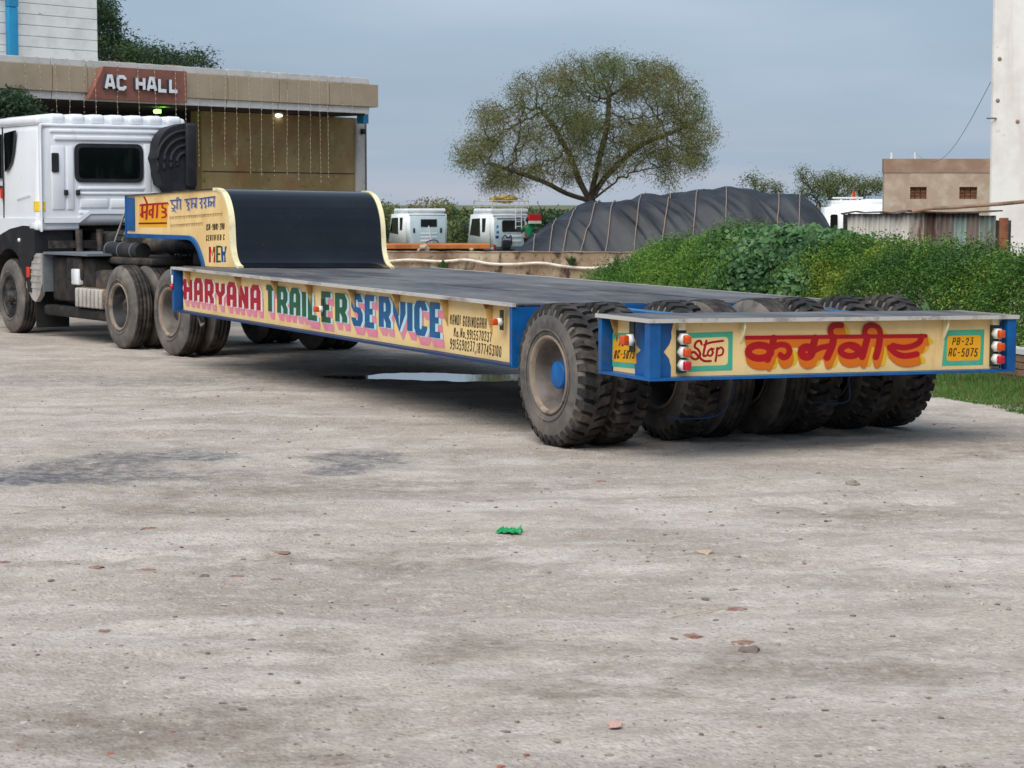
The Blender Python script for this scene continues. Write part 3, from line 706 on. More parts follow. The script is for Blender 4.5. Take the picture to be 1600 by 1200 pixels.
# lettering of the gooseneck side (photo points, enlarged view 8x from 180,280)
G2 = lambda p, q: t_side(180+p/8, 280+q/8, GL)
ik = PxInk(lambda p, q, l: TX(GL-l, *G2(p, q)))
ik.poly([(300, 330), (655, 312), (648, 600), (300, 595)], 1); ik.layer()
S = lambda pts, w, mi=0, n=4: ik.stroke(smooth(pts, n), w, mi)
for mi, off in ((1, 14), (0, 0)):
    O = lambda pts: [(a+off*.6, b+off) for a, b in pts]
    S(O([(320, 325), (480, 312), (655, 300)]), 26, mi); S(O([(345, 320), (340, 400), (345, 470), (325, 440), (360, 415), (395, 410)]), 26, mi); S(O([(402, 318), (398, 400), (392, 495)]), 28, mi)
    S(O([(400, 310), (385, 265), (365, 225)]), 22, mi)
    S(O([(478, 318), (474, 400), (468, 480)]), 26, mi); S(O([(470, 380), (435, 395), (432, 440), (462, 445)]), 24, mi)
    S(O([(530, 310), (528, 400), (522, 478)]), 26, mi)
    S(O([(600, 303), (590, 350), (632, 372), (628, 402), (590, 408)]), 22, mi); S(O([(592, 408), (638, 430), (630, 470), (590, 478)]), 22, mi)
    ik.layer()
S([(305, 553), (640, 548)], 20, 2); ik.build('lettering', [P_RED, P_PLATE, P_DKRED], trailer)
W1 = [([(690, 268), (760, 262), (825, 256)], 15), ([(715, 265), (708, 300), (725, 320), (750, 335), (735, 365), (708, 362)], 12), ([(712, 400), (735, 385), (758, 410)], 9), ([(775, 262), (774, 370)], 12), ([(765, 245), (785, 225), (800, 248)], 9), ([(815, 258), (814, 370)], 12)]
W2 = [([(870, 258), (950, 245), (1025, 236)], 15), ([(905, 255), (890, 290), (925, 300), (900, 330), (925, 360), (905, 385)], 12), ([(960, 248), (958, 355)], 12), ([(958, 310), (985, 300), (1002, 320), (990, 345)], 12), ([(1012, 240), (1010, 355)], 12)]
W3_ = [([(1055, 245), (1150, 230), (1248, 218)], 15), ([(1085, 240), (1078, 280), (1062, 300), (1085, 325), (1075, 360)], 12), ([(1130, 235), (1125, 285), (1110, 300), (1135, 330), (1125, 355)], 12), ([(1170, 230), (1165, 340)], 12), ([(1165, 290), (1195, 280), (1205, 300), (1190, 330)], 12), ([(1238, 222), (1234, 340)], 12), ([(1205, 290), (1236, 280)], 12)]
for wd in (W1, W2, W3_):
    ik = PxInk(lambda p, q, l: TX(GL-l, *G2(p, q)))
    for mi, off in ((1, 10), (0, 0)):
        for pts, w in wd: ik.stroke(smooth([(a+off, b+off) for a, b in pts], 4), w, mi)
        ik.layer()
    ik.build('lettering', [P_NAVY, P_GREY], trailer)
for (x0, x1, y0, y1, hh) in ((680, 1335, 490, 440, 34), (690, 1085, 590, 560, 34)):     # two rows of small worn writing
    ik = PxInk(lambda p, q, l: TX(GL-l, *G2(p, q))); x = x0
    while x < x1-18:
        wd = random.uniform(18, 34); t = (x-x0)/(x1-x0); y = y0+(y1-y0)*t
        ik.stroke([(x, y-hh/2), (x+wd, y-hh/2-1)], 5, 0)
        for kx in range(2): ik.stroke(smooth([(x+wd*(.25+.45*kx), y-hh/2), (x+wd*(.15+.5*kx), y), (x+wd*(.35+.45*kx), y+hh*.4)], 3), 4.5, 0)
        x += wd+random.uniform(2, 10)
    tag(ik.build('small_writing', [P_BROWN], trailer), kind='stuff')
for txt, x0, x1, y0, y1, rs in (('ISO-9001-200', 1140, 1366, 560, 640, -14), ('CERTIFIED C', 1135, 1368, 698, 770, -10)):
    ik = PxInk(lambda p, q, l: TX(GL-l, *G2(p, q))); ik.ptext(txt, x0, x1, y0, y1, 8, 0, .3, .04, rs); tag(ik.build('lettering', [P_BLACK], trailer), kind='stuff')
for c, x0, x1, mt in (('M', 1172, 1252, P_RED), ('E', 1262, 1325, P_GREEN), ('W', 1320, 1395, P_LBLUE)):
    ik = PxInk(lambda p, q, l: TX(GL-l, *G2(p, q))); ik.ptext(c, x0, x1, 835, 1045, 24, 0, .2, .0); ik.build('lettering', [mt], trailer)

# ---- tyres and rims
def tyre_mesh(name, R=.535, w=.27, rr=.285, lugs=0, n=48, mats=(RUBBER, SIDEW)):
    """axis along x from 0 (outer face) to w"""
    mb = MB(); td = .026 if lugs else 0
    side = [(.028, rr-.012), (.004, rr+.02), (-.008, rr+.075), (-.006, rr+.13), (.006, R-.075), (.020, R-.045)]
    if lugs: tread = [(.04, R-td-.012), (w/2, R-td), (w-.04, R-td-.012)]
    else:
        tread = [(.034, R-.014), (.05, R-.003)]
        for k in range(4):
            c = w*(.22+.187*k); tread += [(c-.006, R), (c-.005, R-.012), (c+.005, R-.012), (c+.006, R)]
        tread += [(w-.05, R-.003), (w-.034, R-.014)]
    pr = side + tread + [(w-a, b) for a, b in side[::-1]]
    mis = [1]*(len(side)) + [0]*(len(tread)-1) + [1]*(len(side)) + [0]
    mb.lathe(pr, n, 'x', mis=mis, closed=True)
    # raised rings on the outer wall
    mb.lathe([(-.010, rr+.045), (-.014, rr+.05), (-.014, rr+.056), (-.010, rr+.061)], n, 'x', mi=1)
    if lugs:
        for sd in (0, 1):
            fx = (lambda a: a) if sd == 0 else (lambda a: w-a)
            for k in range(lugs):
                a0 = 2*PI*(k+.5*sd)/lugs; hw = 2*PI/lugs*.29
                row = [(.0015, R-.082, 0), (.012, R-.030, .0), (.030, R-.004, .01), (.085, R, .03), (w*.53, R+.001, .085)]
                vs = []
                for (x, r, da) in row:
                    for s_ in (-1, 1):
                        a = a0+da+s_*hw; vs.append((fx(x), r*math.cos(a), r*math.sin(a)))
                for (x, r, da) in row:
                    for s_ in (-1, 1):
                        a = a0+da+s_*hw*1.12; q = r-.034; vs.append((fx(x+.008), q*math.cos(a), q*math.sin(a)))
                m = len(row); fs = []
                for i in range(m-1):
                    fs += [(2*i, 2*i+1, 2*i+3, 2*i+2), (2*i, 2*i+2, 2*m+2*i+2, 2*m+2*i), (2*i+1, 2*i+3, 2*m+2*i+3, 2*m+2*i+1)]
                fs += [(0, 1, 2*m+1, 2*m), (2*m-2, 2*m-1, 4*m-1, 4*m-2)]
                mb.add(vs, fs, 0)
    o = mb.build(name, list(mats)); me = o.data; bpy.data.objects.remove(o); return me
def rim_mesh(name, w=.27, rr=.285, deep=.19, mats=(RIMTAN, RIMIN, DARK), bolts=True):
    mb = MB(); n = 40
    mb.lathe([(.03, rr-.012), (.006, rr+.012), (-.004, rr+.008), (-.006, rr-.004), (.006, rr-.018), (.03, rr-.024)], n, 'x', mi=0)
    mb.lathe([(.03, rr-.024), (.05, rr-.034), (deep-.03, rr-.05), (deep, rr-.075), (deep+.004, .16), (deep+.012, .11)], n, 'x', mi=1)
    mb.lathe([(w-.02, rr-.012), (w-.05, rr-.03), (deep+.02, rr-.04)], n, 'x', mi=2)
    mb.lathe([(deep+.012, .11), (deep+.0, .105), (deep+.0, .001)], n, 'x', mi=2)
    if bolts:
        for k in range(10):
            a = 2*PI*k/10; mb.lathe([(deep+.006, .014), (deep-.022, .013), (deep-.023, .001)], 6, 'x', (0, .135*math.cos(a), .135*math.sin(a)), mi=0)
    o = mb.build(name, list(mats)); me = o.data; bpy.data.objects.remove(o); return me
LUGT = tyre_mesh('lug_tyre', lugs=34); PLAINT = tyre_mesh('rib_tyre')
RIM = rim_mesh('deep_rim')
HUBB = M('blue_hub_paint', srgb(10, 104, 176), .5, layers=((srgb(8, 84, 150), 6, .42, .62),))
hb = MB().lathe([(.072, .001), (.072, .088), (.082, .104), (.20, .106)], 24, 'x'); o = hb.build('hub', HUBB); HUBM = o.data; bpy.data.objects.remove(o)
def wheel(parent, x, y, R, tyre, rim, flip=False, hub=None, spin=0., scale=1.):
    w = link('wheel', rim, parent); w.location = (x, y, R); w.rotation_euler = (spin, 0, PI if flip else 0)
    t = link('tyre', tyre, w)
    if hub: h = link('hub', hub, w)
    return w
wv = [(-.045, False, LUGT), (.29, True, LUGT), (.90, False, LUGT), (1.21, True, PLAINT), (1.70, False, PLAINT), (2.01, True, LUGT), (2.50, False, LUGT), (2.915, True, LUGT)]
for i, (v, fl, tm) in enumerate(wv):
    x = v+.27 if fl else v
    if i == 7: x = TW-.03
    wheel(trailer, x, 1.38, .533, tm, RIM, fl, HUBM if i in (0, 4) else None, spin=i*.37)
MB().tube([(.3, 1.38, .533), (1.5, 1.38, .533)], .07, 12).build('axle', DARK, trailer)
MB().tube([(1.72, 1.38, .533), (3.1, 1.38, .533)], .07, 12).build('axle', DARK, trailer)
for v in (.78, 2.40): MB().box(v-.07, v+.07, 1.15, 1.47, .5, .72).build('axle_pivot', BLUE, trailer)
# blue air hoses hanging under the bolster
for (x0, x1, dz) in ((1.02, .72, .33), (2.02, 2.0, .28)):
    pts = smooth([(x0, .5, .62), (x0-.02, .45, .5), ((x0+x1)/2, .45, .62-dz), (x1-.1, .5, .62-dz*1.1), (x1-.2, .6, .6-dz)], 5)
    MB().tube(pts, .006, 6).build('air_hose', BLUED, trailer)
# ================================================================ TRACTOR UNIT   (local x = to the right, y = forward)
CABW = M('white_cab_paint', srgb(236, 239, 243), .32, layers=((srgb(226, 230, 236), 1.6, .45, .7), (srgb(190, 182, 172), 3, .60, .80, (1, 1, .4))), spec=.5, coat=.3)
BLKPL = M('black_plastic', srgb(34, 35, 38), .55, layers=((srgb(62, 60, 58), 4, .5, .75),))
BLKSOFT = M('black_duct_plastic', srgb(24, 25, 30), .65, layers=((srgb(44, 45, 52), 4, .45, .7),), bump=.2, bscale=30)
GLASS = M('dark_tinted_glass', srgb(10, 14, 16), .06, spec=.6, layers=((srgb(30, 38, 36), 3, .5, .7, (2, 2, .6)),))  # paler upright streaks paint reflections into the glass colour
STEPG = M('grey_chequer_plate', srgb(184, 180, 174), .6, .2, layers=((srgb(150, 145, 139), 3, .45, .68), (srgb(112, 98, 86), 9, .6, .76)), bump=.4, bscale=80)
STEPB = M('blue_grey_sheet', srgb(104, 112, 120), .6, layers=((srgb(120, 126, 132), 4, .45, .7),))
YELREF = M('yellow_reflector', srgb(226, 184, 36), .4, layers=((srgb(240, 205, 60), 30, .4, .6),))
REDREF = M('red_reflector', srgb(214, 62, 40), .35)
RIMBLK = M('black_rim_paint', srgb(38, 40, 44), .55, layers=((srgb(92, 86, 80), 4, .5, .72),))
YT = .587
truck = empty('tractor_truck', (-4.06, 24.99, 0), YT, 'white tractor truck with dark rear window, coupled in front of the trailer', 'truck')
def B(mb, name, mat, parent=truck): return mb.build(name, mat, parent)
A0 = 4.21; CWD = 2.28
# cab shell: rounded box with a front that rakes back
bm = bmesh.new(); bmesh.ops.create_cube(bm, size=1)
for v in bm.verts:
    x, y, z = v.co; fx = .02 if x < 0 else CWD; fz = 1.50 if z < 0 else 2.90; fy = A0 if y < 0 else (6.62 if z < 0 else 6.38)
    if z > 0: fx += .05 if x < 0 else -.05
    v.co = (fx, fy, fz)
bmesh.ops.bevel(bm, geom=list(bm.edges), offset=.13, segments=5, affect='EDGES', profile=.5)
me = bpy.data.meshes.new('cab'); bm.to_mesh(me); bm.free(); me.materials.append(CABW)
me.polygons.foreach_set('use_smooth', [True]*len(me.polygons)); cab = link('cab', me, truck)
B(MB().rbox(.05, CWD-.05, A0+.06, 6.2, 2.86, 2.985, .05, 3), 'roof', CABW)
for k in range(7):
    b0 = .22+.285*k; B(MB().rbox(b0, b0+.235, A0+.035, 6.0, 2.88, 3.012, .055, 3), 'roof_rib', CABW)
B(MB().rbox(.08, CWD-.07, A0-.012, A0+.05, 2.835, 2.875, .012), 'gutter', CABW)
# rear wall stiffening panels
fr = A0-.004
B(MB().rbox(.055, .075, fr-.03, fr+.05, 1.42, 2.86, .008), 'rear_flange', CABW)
for (b0, b1, z0, z1, d) in ((.20, 1.75, 2.755, 2.80, .018), (.26, 1.68, 2.655, 2.715, .026), (.22, .40, 1.72, 2.57, .012), (.43, .53, 1.72, 2.57, .014), (.60, 1.56, 1.985, 2.03, .02), (.60, 1.95, 1.92, 1.955, .016), (.62, 1.02, 1.74, 1.86, .016), (1.06, 1.5, 1.74, 1.86, .016), (.60, 2.1, 1.655, 1.70, .014), (1.56, 1.66, 1.80, 2.62, .014)):
    B(MB().rbox(b0, b1, fr-d, fr+.01, z0, z1, min(.011, d*.6)), 'rear_panel_rib', CABW)
B(MB().prism([(.10, 1.60), (.58, 1.60), (.74, 1.70), (2.1, 1.70), (2.1, 1.66), (.76, 1.66), (.60, 1.54), (.10, 1.54)], lambda p, q, t: (p, t, q), fr-.022, fr+.004), 'lower_fold', CABW)
B(MB().rbox(.0, .62, A0+.02, A0+.3, 1.44, 1.56, .03), 'cab_sill', CABW)
win = B(MB().rbox(.545, 1.545, fr-.018, fr+.01, 2.085, 2.615, .017), 'rear_window_seal', BLKPL)
def rr_prism(x0, x1, z0, z1, r, y0, y1):
    c = rrect([(x0, z0), (x1, z0), (x1, z1), (x0, z1)], r, 6); return MB().prism(c, lambda p, q, t: (p, t, q), y0, y1)
bpy.data.objects.remove(win)
win = B(rr_prism(.545, 1.545, 2.085, 2.615, .11, fr-.022, fr+.004), 'rear_window', BLKPL)
B(rr_prism(.60, 1.49, 2.14, 2.56, .07, fr-.026, fr-.0225), 'pane', GLASS, win)
B(rr_prism(.215, .315, 2.22, 2.48, .02, fr-.028, fr-.013), 'air_vent', BLKPL)
for b0 in (.385, .555): B(MB().rbox(b0, b0+.05, fr-.05, fr, 1.91, 1.985, .008), 'latch', BLKPL)
cx_, cy_ = .155, A0+.13; rp_ = [(cx_+.139*math.cos(a), cy_+.139*math.sin(a)) for a in np.linspace(PI*.93, PI*1.42, 9)]
ri_ = [(cx_+.120*math.cos(a), cy_+.120*math.sin(a)) for a in np.linspace(PI*1.42, PI*.93, 9)]
B(MB().prism(rp_+ri_, lambda p, q, t: (p, q, t), 1.70, 1.83), 'reflector', YELREF)
B(MB().prism([(4.30, 1.60), (6.45, 1.60), (6.45, 1.16), (5.75, 1.34), (5.25, 1.45), (4.75, 1.50), (4.30, 1.49)], lambda p, q, t: (t, p, q), .004, .06), 'side_skirt', CABW)
# left side: door, quarter window, door window
B(MB().prism([(5.02, 2.80), (5.42, 2.77), (5.42, 2.24), (5.30, 2.27), (5.17, 2.36), (5.09, 2.52)], lambda p, q, t: (t, p, q), .008, .04), 'quarter_window', GLASS)
B(MB().box(.012, .03, 5.50, 5.512, 1.5, 2.86), 'door_gap', BLKPL)
B(MB().prism([(5.56, 2.76), (6.25, 2.72), (6.42, 2.15), (5.56, 2.15)], lambda p, q, t: (t, p, q), .006, .04), 'door_window', GLASS)
B(MB().prism([(6.40, 2.80), (6.56, 2.05), (6.60, 2.05), (6.44, 2.80)], lambda p, q, t: (t, p, q), .2, CWD-.2), 'windscreen', GLASS)
B(MB().rbox(.0, .03, 5.56, 5.7, 2.0, 2.05, .008), 'door_handle', BLKPL)
B(MB().box(.004, .02, 5.52, 5.60, 1.87, 2.02), 'red_badge', REDREF)
B(MB().bar((.016, 4.5, 1.92), (.016, 5.0, 1.86), .012, .012), 'side_crease', CABW)
B(MB().rbox(.06, CWD-.06, 5.9, 6.64, .55, 1.5, .06), 'front_grille', BLKPL)
# black wheel-arch
AF = 5.30
arch = [(AF+.64*math.cos(a), .56+.62*math.sin(a)) for a in np.linspace(.12, PI-.30, 14)]
top = [(AF-.98, 1.14), (AF-.98, 1.50), (AF-.5, 1.49), (AF+.0, 1.43), (AF+.5, 1.32), (AF+.9, 1.2), (AF+.9, .7)]
B(MB().prism(arch + [(AF-.80, .98)] + top, lambda p, q, t: (t, p, q), .002, .55), 'front_fender', BLKPL)
B(MB().prism([(AF-.60, 1.0), (AF-.72, 1.02), (AF-.82, .60), (AF-.70, .60)], lambda p, q, t: (t, p, q), .0, .10), 'fender_stay', BLKPL)
B(MB().rbox(-.02, .0, AF-.80, AF-.70, .80, .94, .006), 'side_reflector', REDREF)
B(MB().lathe([(-.02, .001), (-.02, .02), (.005, .03)], 12, 'x', (.0, AF-.42, 1.30)), 'side_lamp', WHITEP)
B(MB().box(.03, .5, AF-.93, AF-.91, .12, .62), 'mud_flap', BLKPL)
# black air-intake stack on the right of the rear wall
poly = [(2.20, 1.93), (2.20, 2.92), (2.02, 2.90)] + [(1.98-.34*math.sin(a), 2.52+.36*math.cos(a)) for a in np.linspace(.1, PI/2, 7)] + [(1.61, 2.42), (1.64, 2.34), (1.66, 2.20), (1.69, 2.06), (1.78, 2.02), (1.82, 1.93)]
intake = B(MB().prism(poly, lambda p, q, t: (p, t, q), A0-.30, A0-.02), 'air_intake', BLKSOFT)
for R_ in (.44, .34, .24, .14):
    pts = [(2.06, A0-.305, 2.36+R_)] + [(2.06-R_*math.sin(a), A0-.305, 2.36+R_*math.cos(a)) for a in np.linspace(.15, PI/2+.25, 9)]
    B(MB().tube(pts, .028, 6), 'intake_rib', BLKSOFT, intake)
B(MB().rbox(2.04, 2.205, A0-.36, A0-.25, 2.02, 2.90, .03), 'intake_column', BLKSOFT, intake)
B(MB().rbox(2.05, 2.14, A0-.32, A0-.1, 1.86, 1.97, .02), 'intake_clamp', WHITEP, intake)
# chassis
for b0 in (.78, 1.58): B(MB().box(b0, b0+.09, -.75, 5.6, .72, 1.0), 'chassis_rail', RUSTY)
for a in (-.5, .75, 2.2, 3.6): B(MB().box(.87, 1.58, a-.06, a+.06, .76, .96), 'chassis_cross_member', DKMETAL)
B(MB().box(.62, 1.85, -.55, .95, 1.001, 1.035), 'fifth_wheel_base', RUSTY)
B(MB().rbox(.70, 1.75, -.1, .85, 1.04, 1.20, .03), 'fifth_wheel', DARK)
for k in range(7): B(MB().box(.70+.0*k, .84, -.62+.2*k, -.54+.2*k, .78, .98), 'spring_hanger', RUSTY)
for b0 in (.64, 1.72):
    for k in range(5): B(MB().rbox(b0, b0+.09, -.35+.1*k, 1.85-.1*k, .62+.028*k, .645+.028*k, .006), 'spring_leaf', DKMETAL)
B(MB().rbox(.35, 1.95, 1.3, 3.2, 1.02, 1.12, .03), 'deck_tray', DKMETAL)
B(MB().tube([(.45, 1.75, 1.20), (.45, 2.8, 1.20)], .105, 16), 'air_tank', BLKPL)
for a in (1.95, 2.35, 2.75): B(MB().lathe([(a-.010, .106), (a-.010, .110), (a+.010, .110), (a+.010, .106)], 16, 'y', (.45, 0, 1.20)), 'tank_band', STEPB)
B(MB().tube([(1.2, 1.2, 1.25), (1.2, 3.6, 1.25)], .10, 12), 'drive_tube', DKMETAL)
B(MB().rbox(.85, 1.55, 3.3, 5.4, .7, 1.42, .08), 'engine_block', DARK)
for k in range(4): B(MB().tube([(.5+.3*k, 3.95, 1.05), (.5+.3*k, 3.98, 1.45)], .05, 10), 'cab_suspension', DKMETAL)
B(MB().box(.12, 2.2, 4.05, 4.12, 1.20, 1.30), 'cab_cross_beam', DKMETAL)
# left flank: chequer plate box, top sheet, tanks
B(MB().prism([(4.12, 1.13), (4.72, 1.13), (4.70, .66), (4.48, .50), (4.36, .47), (4.22, .56), (4.12, .72)], lambda p, q, t: (t, p, q), .02, .09), 'step_plate', STEPG)
for k in range(6):
    zz = 1.08-.085*k; B(MB().box(.012, .0195, 4.15, 4.62-.02*max(0, k-4), zz, zz+.03), 'step_rib', STEPG)
B(MB().box(.03, .36, 4.085, 4.115, .62, 1.12), 'step_side_sheet', STEPB)
B(MB().box(.03, .75, 2.55, 4.08, 1.125, 1.155), 'top_sheet', STEPB)
B(MB().rbox(.14, .74, 2.65, 4.06, .50, 1.10, .05), 'battery_box', DARK)
B(MB().rbox(.10, .40, 2.95, 3.45, .80, 1.10, .03), 'fuel_filter_box', DKMETAL)
B(MB().rbox(.07, .18, 2.98, 3.22, .74, .95, .02), 'white_canister', CABW)
B(MB().rbox(.12, .55, 2.1, 2.55, .62, .95, .05), 'valve_box', DKMETAL)
sil = B(MB().rbox(.06, .55, 2.10, 3.10, .45, .72, .06), 'silencer', RUSTY)
for k in range(7): B(MB().rbox(.035, .12, 2.16+.13*k, 2.235+.13*k, .46, .71, .02), 'silencer_rib', STEPG, sil)
B(MB().rbox(.1, .9, 1.9, 4.3, .30, .44, .04), 'under_guard', DARK)
# leaning hose ladder between cab and gooseneck
for s_ in (0, .10): B(MB().tube([(.50+s_, 2.95, 1.10), (.54+s_, 2.72, 1.45), (.58+s_, 2.50, 1.80)], .014, 6), 'ladder_rail', STEPG)
for k in range(9):
    t = k/8; B(MB().bar((.505+.075*t, 2.92-.42*t, 1.15+.63*t), (.605+.075*t, 2.92-.42*t, 1.15+.63*t), .02, .02), 'ladder_rung', DKMETAL)
for j, (c0, c1) in enumerate((((1.0, 1.2, 1.2), (1.35, 3.6, 1.55)), ((1.1, .9, 1.18), (1.5, 3.5, 1.48)))):       # coiled brake hoses
    c0, c1 = Vector(c0), Vector(c1); pts = []
    for k in range(150):
        t = k/149; p = c0.lerp(c1, t) + Vector((0, 0, -.22*math.sin(PI*t))); a = k*.9
        pts.append(p + Vector((.05*math.cos(a), 0, .05*math.sin(a))))
    B(MB().tube(pts, .010, 5), 'coiled_hose', BLKPL)
# wheels
RIBT = tyre_mesh('truck_rib_tyre', .52, .27, .285); FRT = tyre_mesh('truck_front_tyre', .52, .27, .285, mats=(RUBBER, SIDEW))
RIM2 = rim_mesh('drive_rim', mats=(RIMTAN, RIMIN, DARK)); RIM3 = rim_mesh('front_rim', deep=.05, mats=(RIMBLK, RIMBLK, RIMBLK)); RIM4 = rim_mesh('dark_drive_rim', mats=(RIMTAN, RIMBLK, DARK))
hb = MB().lathe([(.09, .001), (.09, .045), (.11, .07), (.19, .08)], 16, 'x'); o = hb.build('hub', DKMETAL); HUB2 = o.data; bpy.data.objects.remove(o)
hb = MB().lathe([(-.06, .001), (-.06, .06), (-.03, .085), (.06, .095)], 16, 'x'); o = hb.build('hub', RIMBLK); HUB3 = o.data; bpy.data.objects.remove(o)
for a, rm in ((0., RIM2), (1.5, RIM4)):
    wheel(truck, 0., a, .518, RIBT, rm, False, HUB2, spin=a); wheel(truck, .60, a, .518, RIBT, RIM2, True, spin=a+.3)
    wheel(truck, 2.45, a, .518, RIBT, RIM2, True, HUB2, spin=a+1); wheel(truck, 1.85, a, .518, RIBT, RIM2, False, spin=a+2)
    B(MB().tube([(.1, a, .518), (2.35, a, .518)], .10, 12), 'drive_axle', DKMETAL)
    B(MB().lathe([(-.2, .05), (-.12, .2), (.12, .2), (.2, .05)], 16, 'x', (1.22, a, .52)), 'differential', DKMETAL)
wheel(truck, .0, AF, .518, FRT, RIM3, False, HUB3, spin=.2); wheel(truck, 2.30, AF, .518, FRT, RIM3, True, HUB3)
B(MB().tube([(.2, AF, .5), (2.1, AF, .5)], .06, 10), 'front_axle', DKMETAL)
# ================================================================ AC HALL  (local x along the facade to the right, y into the building)
FTAN = M('tan_cladding', srgb(176, 160, 138), .5, layers=((srgb(162, 146, 124), 1.5, .4, .65),), spec=.4)
FWHT = M('pale_grey_cladding', srgb(206, 206, 204), .5, layers=((srgb(184, 182, 178), 2, .45, .7),))
OLIVE = M('mossy_concrete', srgb(156, 134, 94), .9, layers=((srgb(134, 116, 74), .9, .4, .62), (srgb(146, 108, 74), 1.6, .52, .70), (srgb(166, 150, 108), 3, .55, .72), (srgb(84, 76, 50), 6, .6, .76)), bump=.2, bscale=10)
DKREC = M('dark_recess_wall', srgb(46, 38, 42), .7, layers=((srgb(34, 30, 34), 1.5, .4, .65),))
SIGNR = M('rust_red_signboard', srgb(146, 96, 82), .6, layers=((srgb(130, 84, 72), 2, .42, .65), (srgb(104, 76, 72), 5, .55, .72)))
LETSIDE = M('shaded_letter_edge', srgb(58, 62, 78), .5)  # shadow of the letter edges put into the colour of their sides
LETTW = M('white_sign_letters', srgb(236, 238, 242), .35)
COLW = M('white_column_plaster', srgb(196, 192, 188), .8, layers=((srgb(160, 152, 146), 3, .5, .7),), bump=.1, bscale=20)
PLANKW = M('white_cladding_board', srgb(224, 224, 220), .6, layers=((srgb(204, 204, 200), 2.5, .45, .7), (srgb(120, 116, 108), 5, .645, .70, (.6, 1, 2.0))))
SKYBLUE = M('blue_duct_paint', srgb(38, 140, 186), .5, layers=((srgb(28, 120, 166), 3, .45, .7),))
PIPEG = M('grey_pipe', srgb(120, 116, 112), .6)
HYAW = PI/2-.70
P0 = at(588, 133, 40)
hall = empty('banquet_hall', (P0.x, P0.y, 0), HYAW, 'low hall with tan fascia canopy and mossy wall behind the white truck', 'building')
def HB_(mb, name, mat, parent=hall): return mb.build(name, mat, parent)
hD = np.array([math.cos(HYAW), math.sin(HYAW)]); hN = np.array([-hD[1], hD[0]])
def h_on(x, y, off=0.):            # photo point on the facade plane pushed back by off -> (along, z)
    d = ray(x, y); P0_ = np.array([P0.x, P0.y]); t = ((P0_ @ hN)+off)/(d[:2] @ hN); P = CAM+t*d
    return (P[:2]-P0_) @ hD, P[2]
pc = [0.0, -1.29, -2.55, -3.78, -4.76, -6.84, -7.55, -8.8, -10.0, -11.3, -12.6, -14]
for i in range(len(pc)-1):
    a, b = pc[i+1]+.008, pc[i]-.008
    HB_(MB().rbox(a, b, -.06, .0, 3.60, 4.02, .006, 1), 'fascia_panel', FTAN)
    HB_(MB().rbox(a, b-(.2 if i == 0 else 0), -.02, .04, 4.023, 4.13, .006, 1), 'cap_strip', FWHT)
    HB_(MB().rbox(a, b-(.2 if i == 0 else 0), -.02, .04, 3.475, 3.597, .006, 1), 'bottom_strip', FWHT)
HB_(MB().box(-.06, .0, .003, 3.0, 3.60, 4.02), 'fascia_return', FTAN)
HB_(MB().box(-14, -.22, .05, 9, 3.50, 4.10), 'roof_slab', FWHT)
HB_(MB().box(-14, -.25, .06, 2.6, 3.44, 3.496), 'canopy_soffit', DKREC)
HB_(MB().box(-3.72, .14, .72, 1.2, LOW, 3.43), 'mossy_wall', OLIVE)
HB_(MB().box(-3.70, .12, .712, .719, 2.36, 2.375), 'wall_joint', DKREC)
HB_(MB().rbox(.145, .38, .66, 1.22, LOW, 3.43, .02, 1), 'end_column', COLW)
HB_(MB().tube([(.42, .70, LOW), (.42, .70, 3.4)], .025, 8), 'drain_pipe', PIPEG)
HB_(MB().rbox(.24, .32, .58, .66, 3.12, 3.22, .01), 'bulkhead_fixture', BLKPL)
HB_(MB().box(-.20, -.06, .15, .32, 3.30, 3.474), 'blue_bracket', SKYBLUE)
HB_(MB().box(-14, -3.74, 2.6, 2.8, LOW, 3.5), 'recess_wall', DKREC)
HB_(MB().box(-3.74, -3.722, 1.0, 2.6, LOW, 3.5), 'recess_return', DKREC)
HB_(MB().box(-14, .38, 1.25, 9, LOW, 3.499), 'hall_body', COLW) if False else None
HB_(MB().box(.15, .38, 1.23, 9, LOW, 3.46), 'end_wall', COLW)
HB_(MB().box(-14, .14, 8.8, 9, LOW, 3.49), 'back_wall', COLW)
# upper block clad in white boards, with a blue duct
z = 4.13
for k in range(17):
    HB_(MB().rbox(-14, -4.60, 2.46, 2.5, z+.004, z+.183, .006, 1), 'cladding_board', PLANKW); z += .187
HB_(MB().box(-14, -4.62, 2.502, 7, 4.101, 7.3), 'upper_block', COLW)
d0 = h_on(11, 10, 2.4)[0]; HB_(MB().rbox(d0, d0+.20, 2.36, 2.455, 4.13, 5.15, .015), 'blue_duct', SKYBLUE)
HB_(MB().rbox(d0-.006, d0+.206, 2.35, 2.455, 5.156, 7.2, .015), 'blue_duct', SKYBLUE)
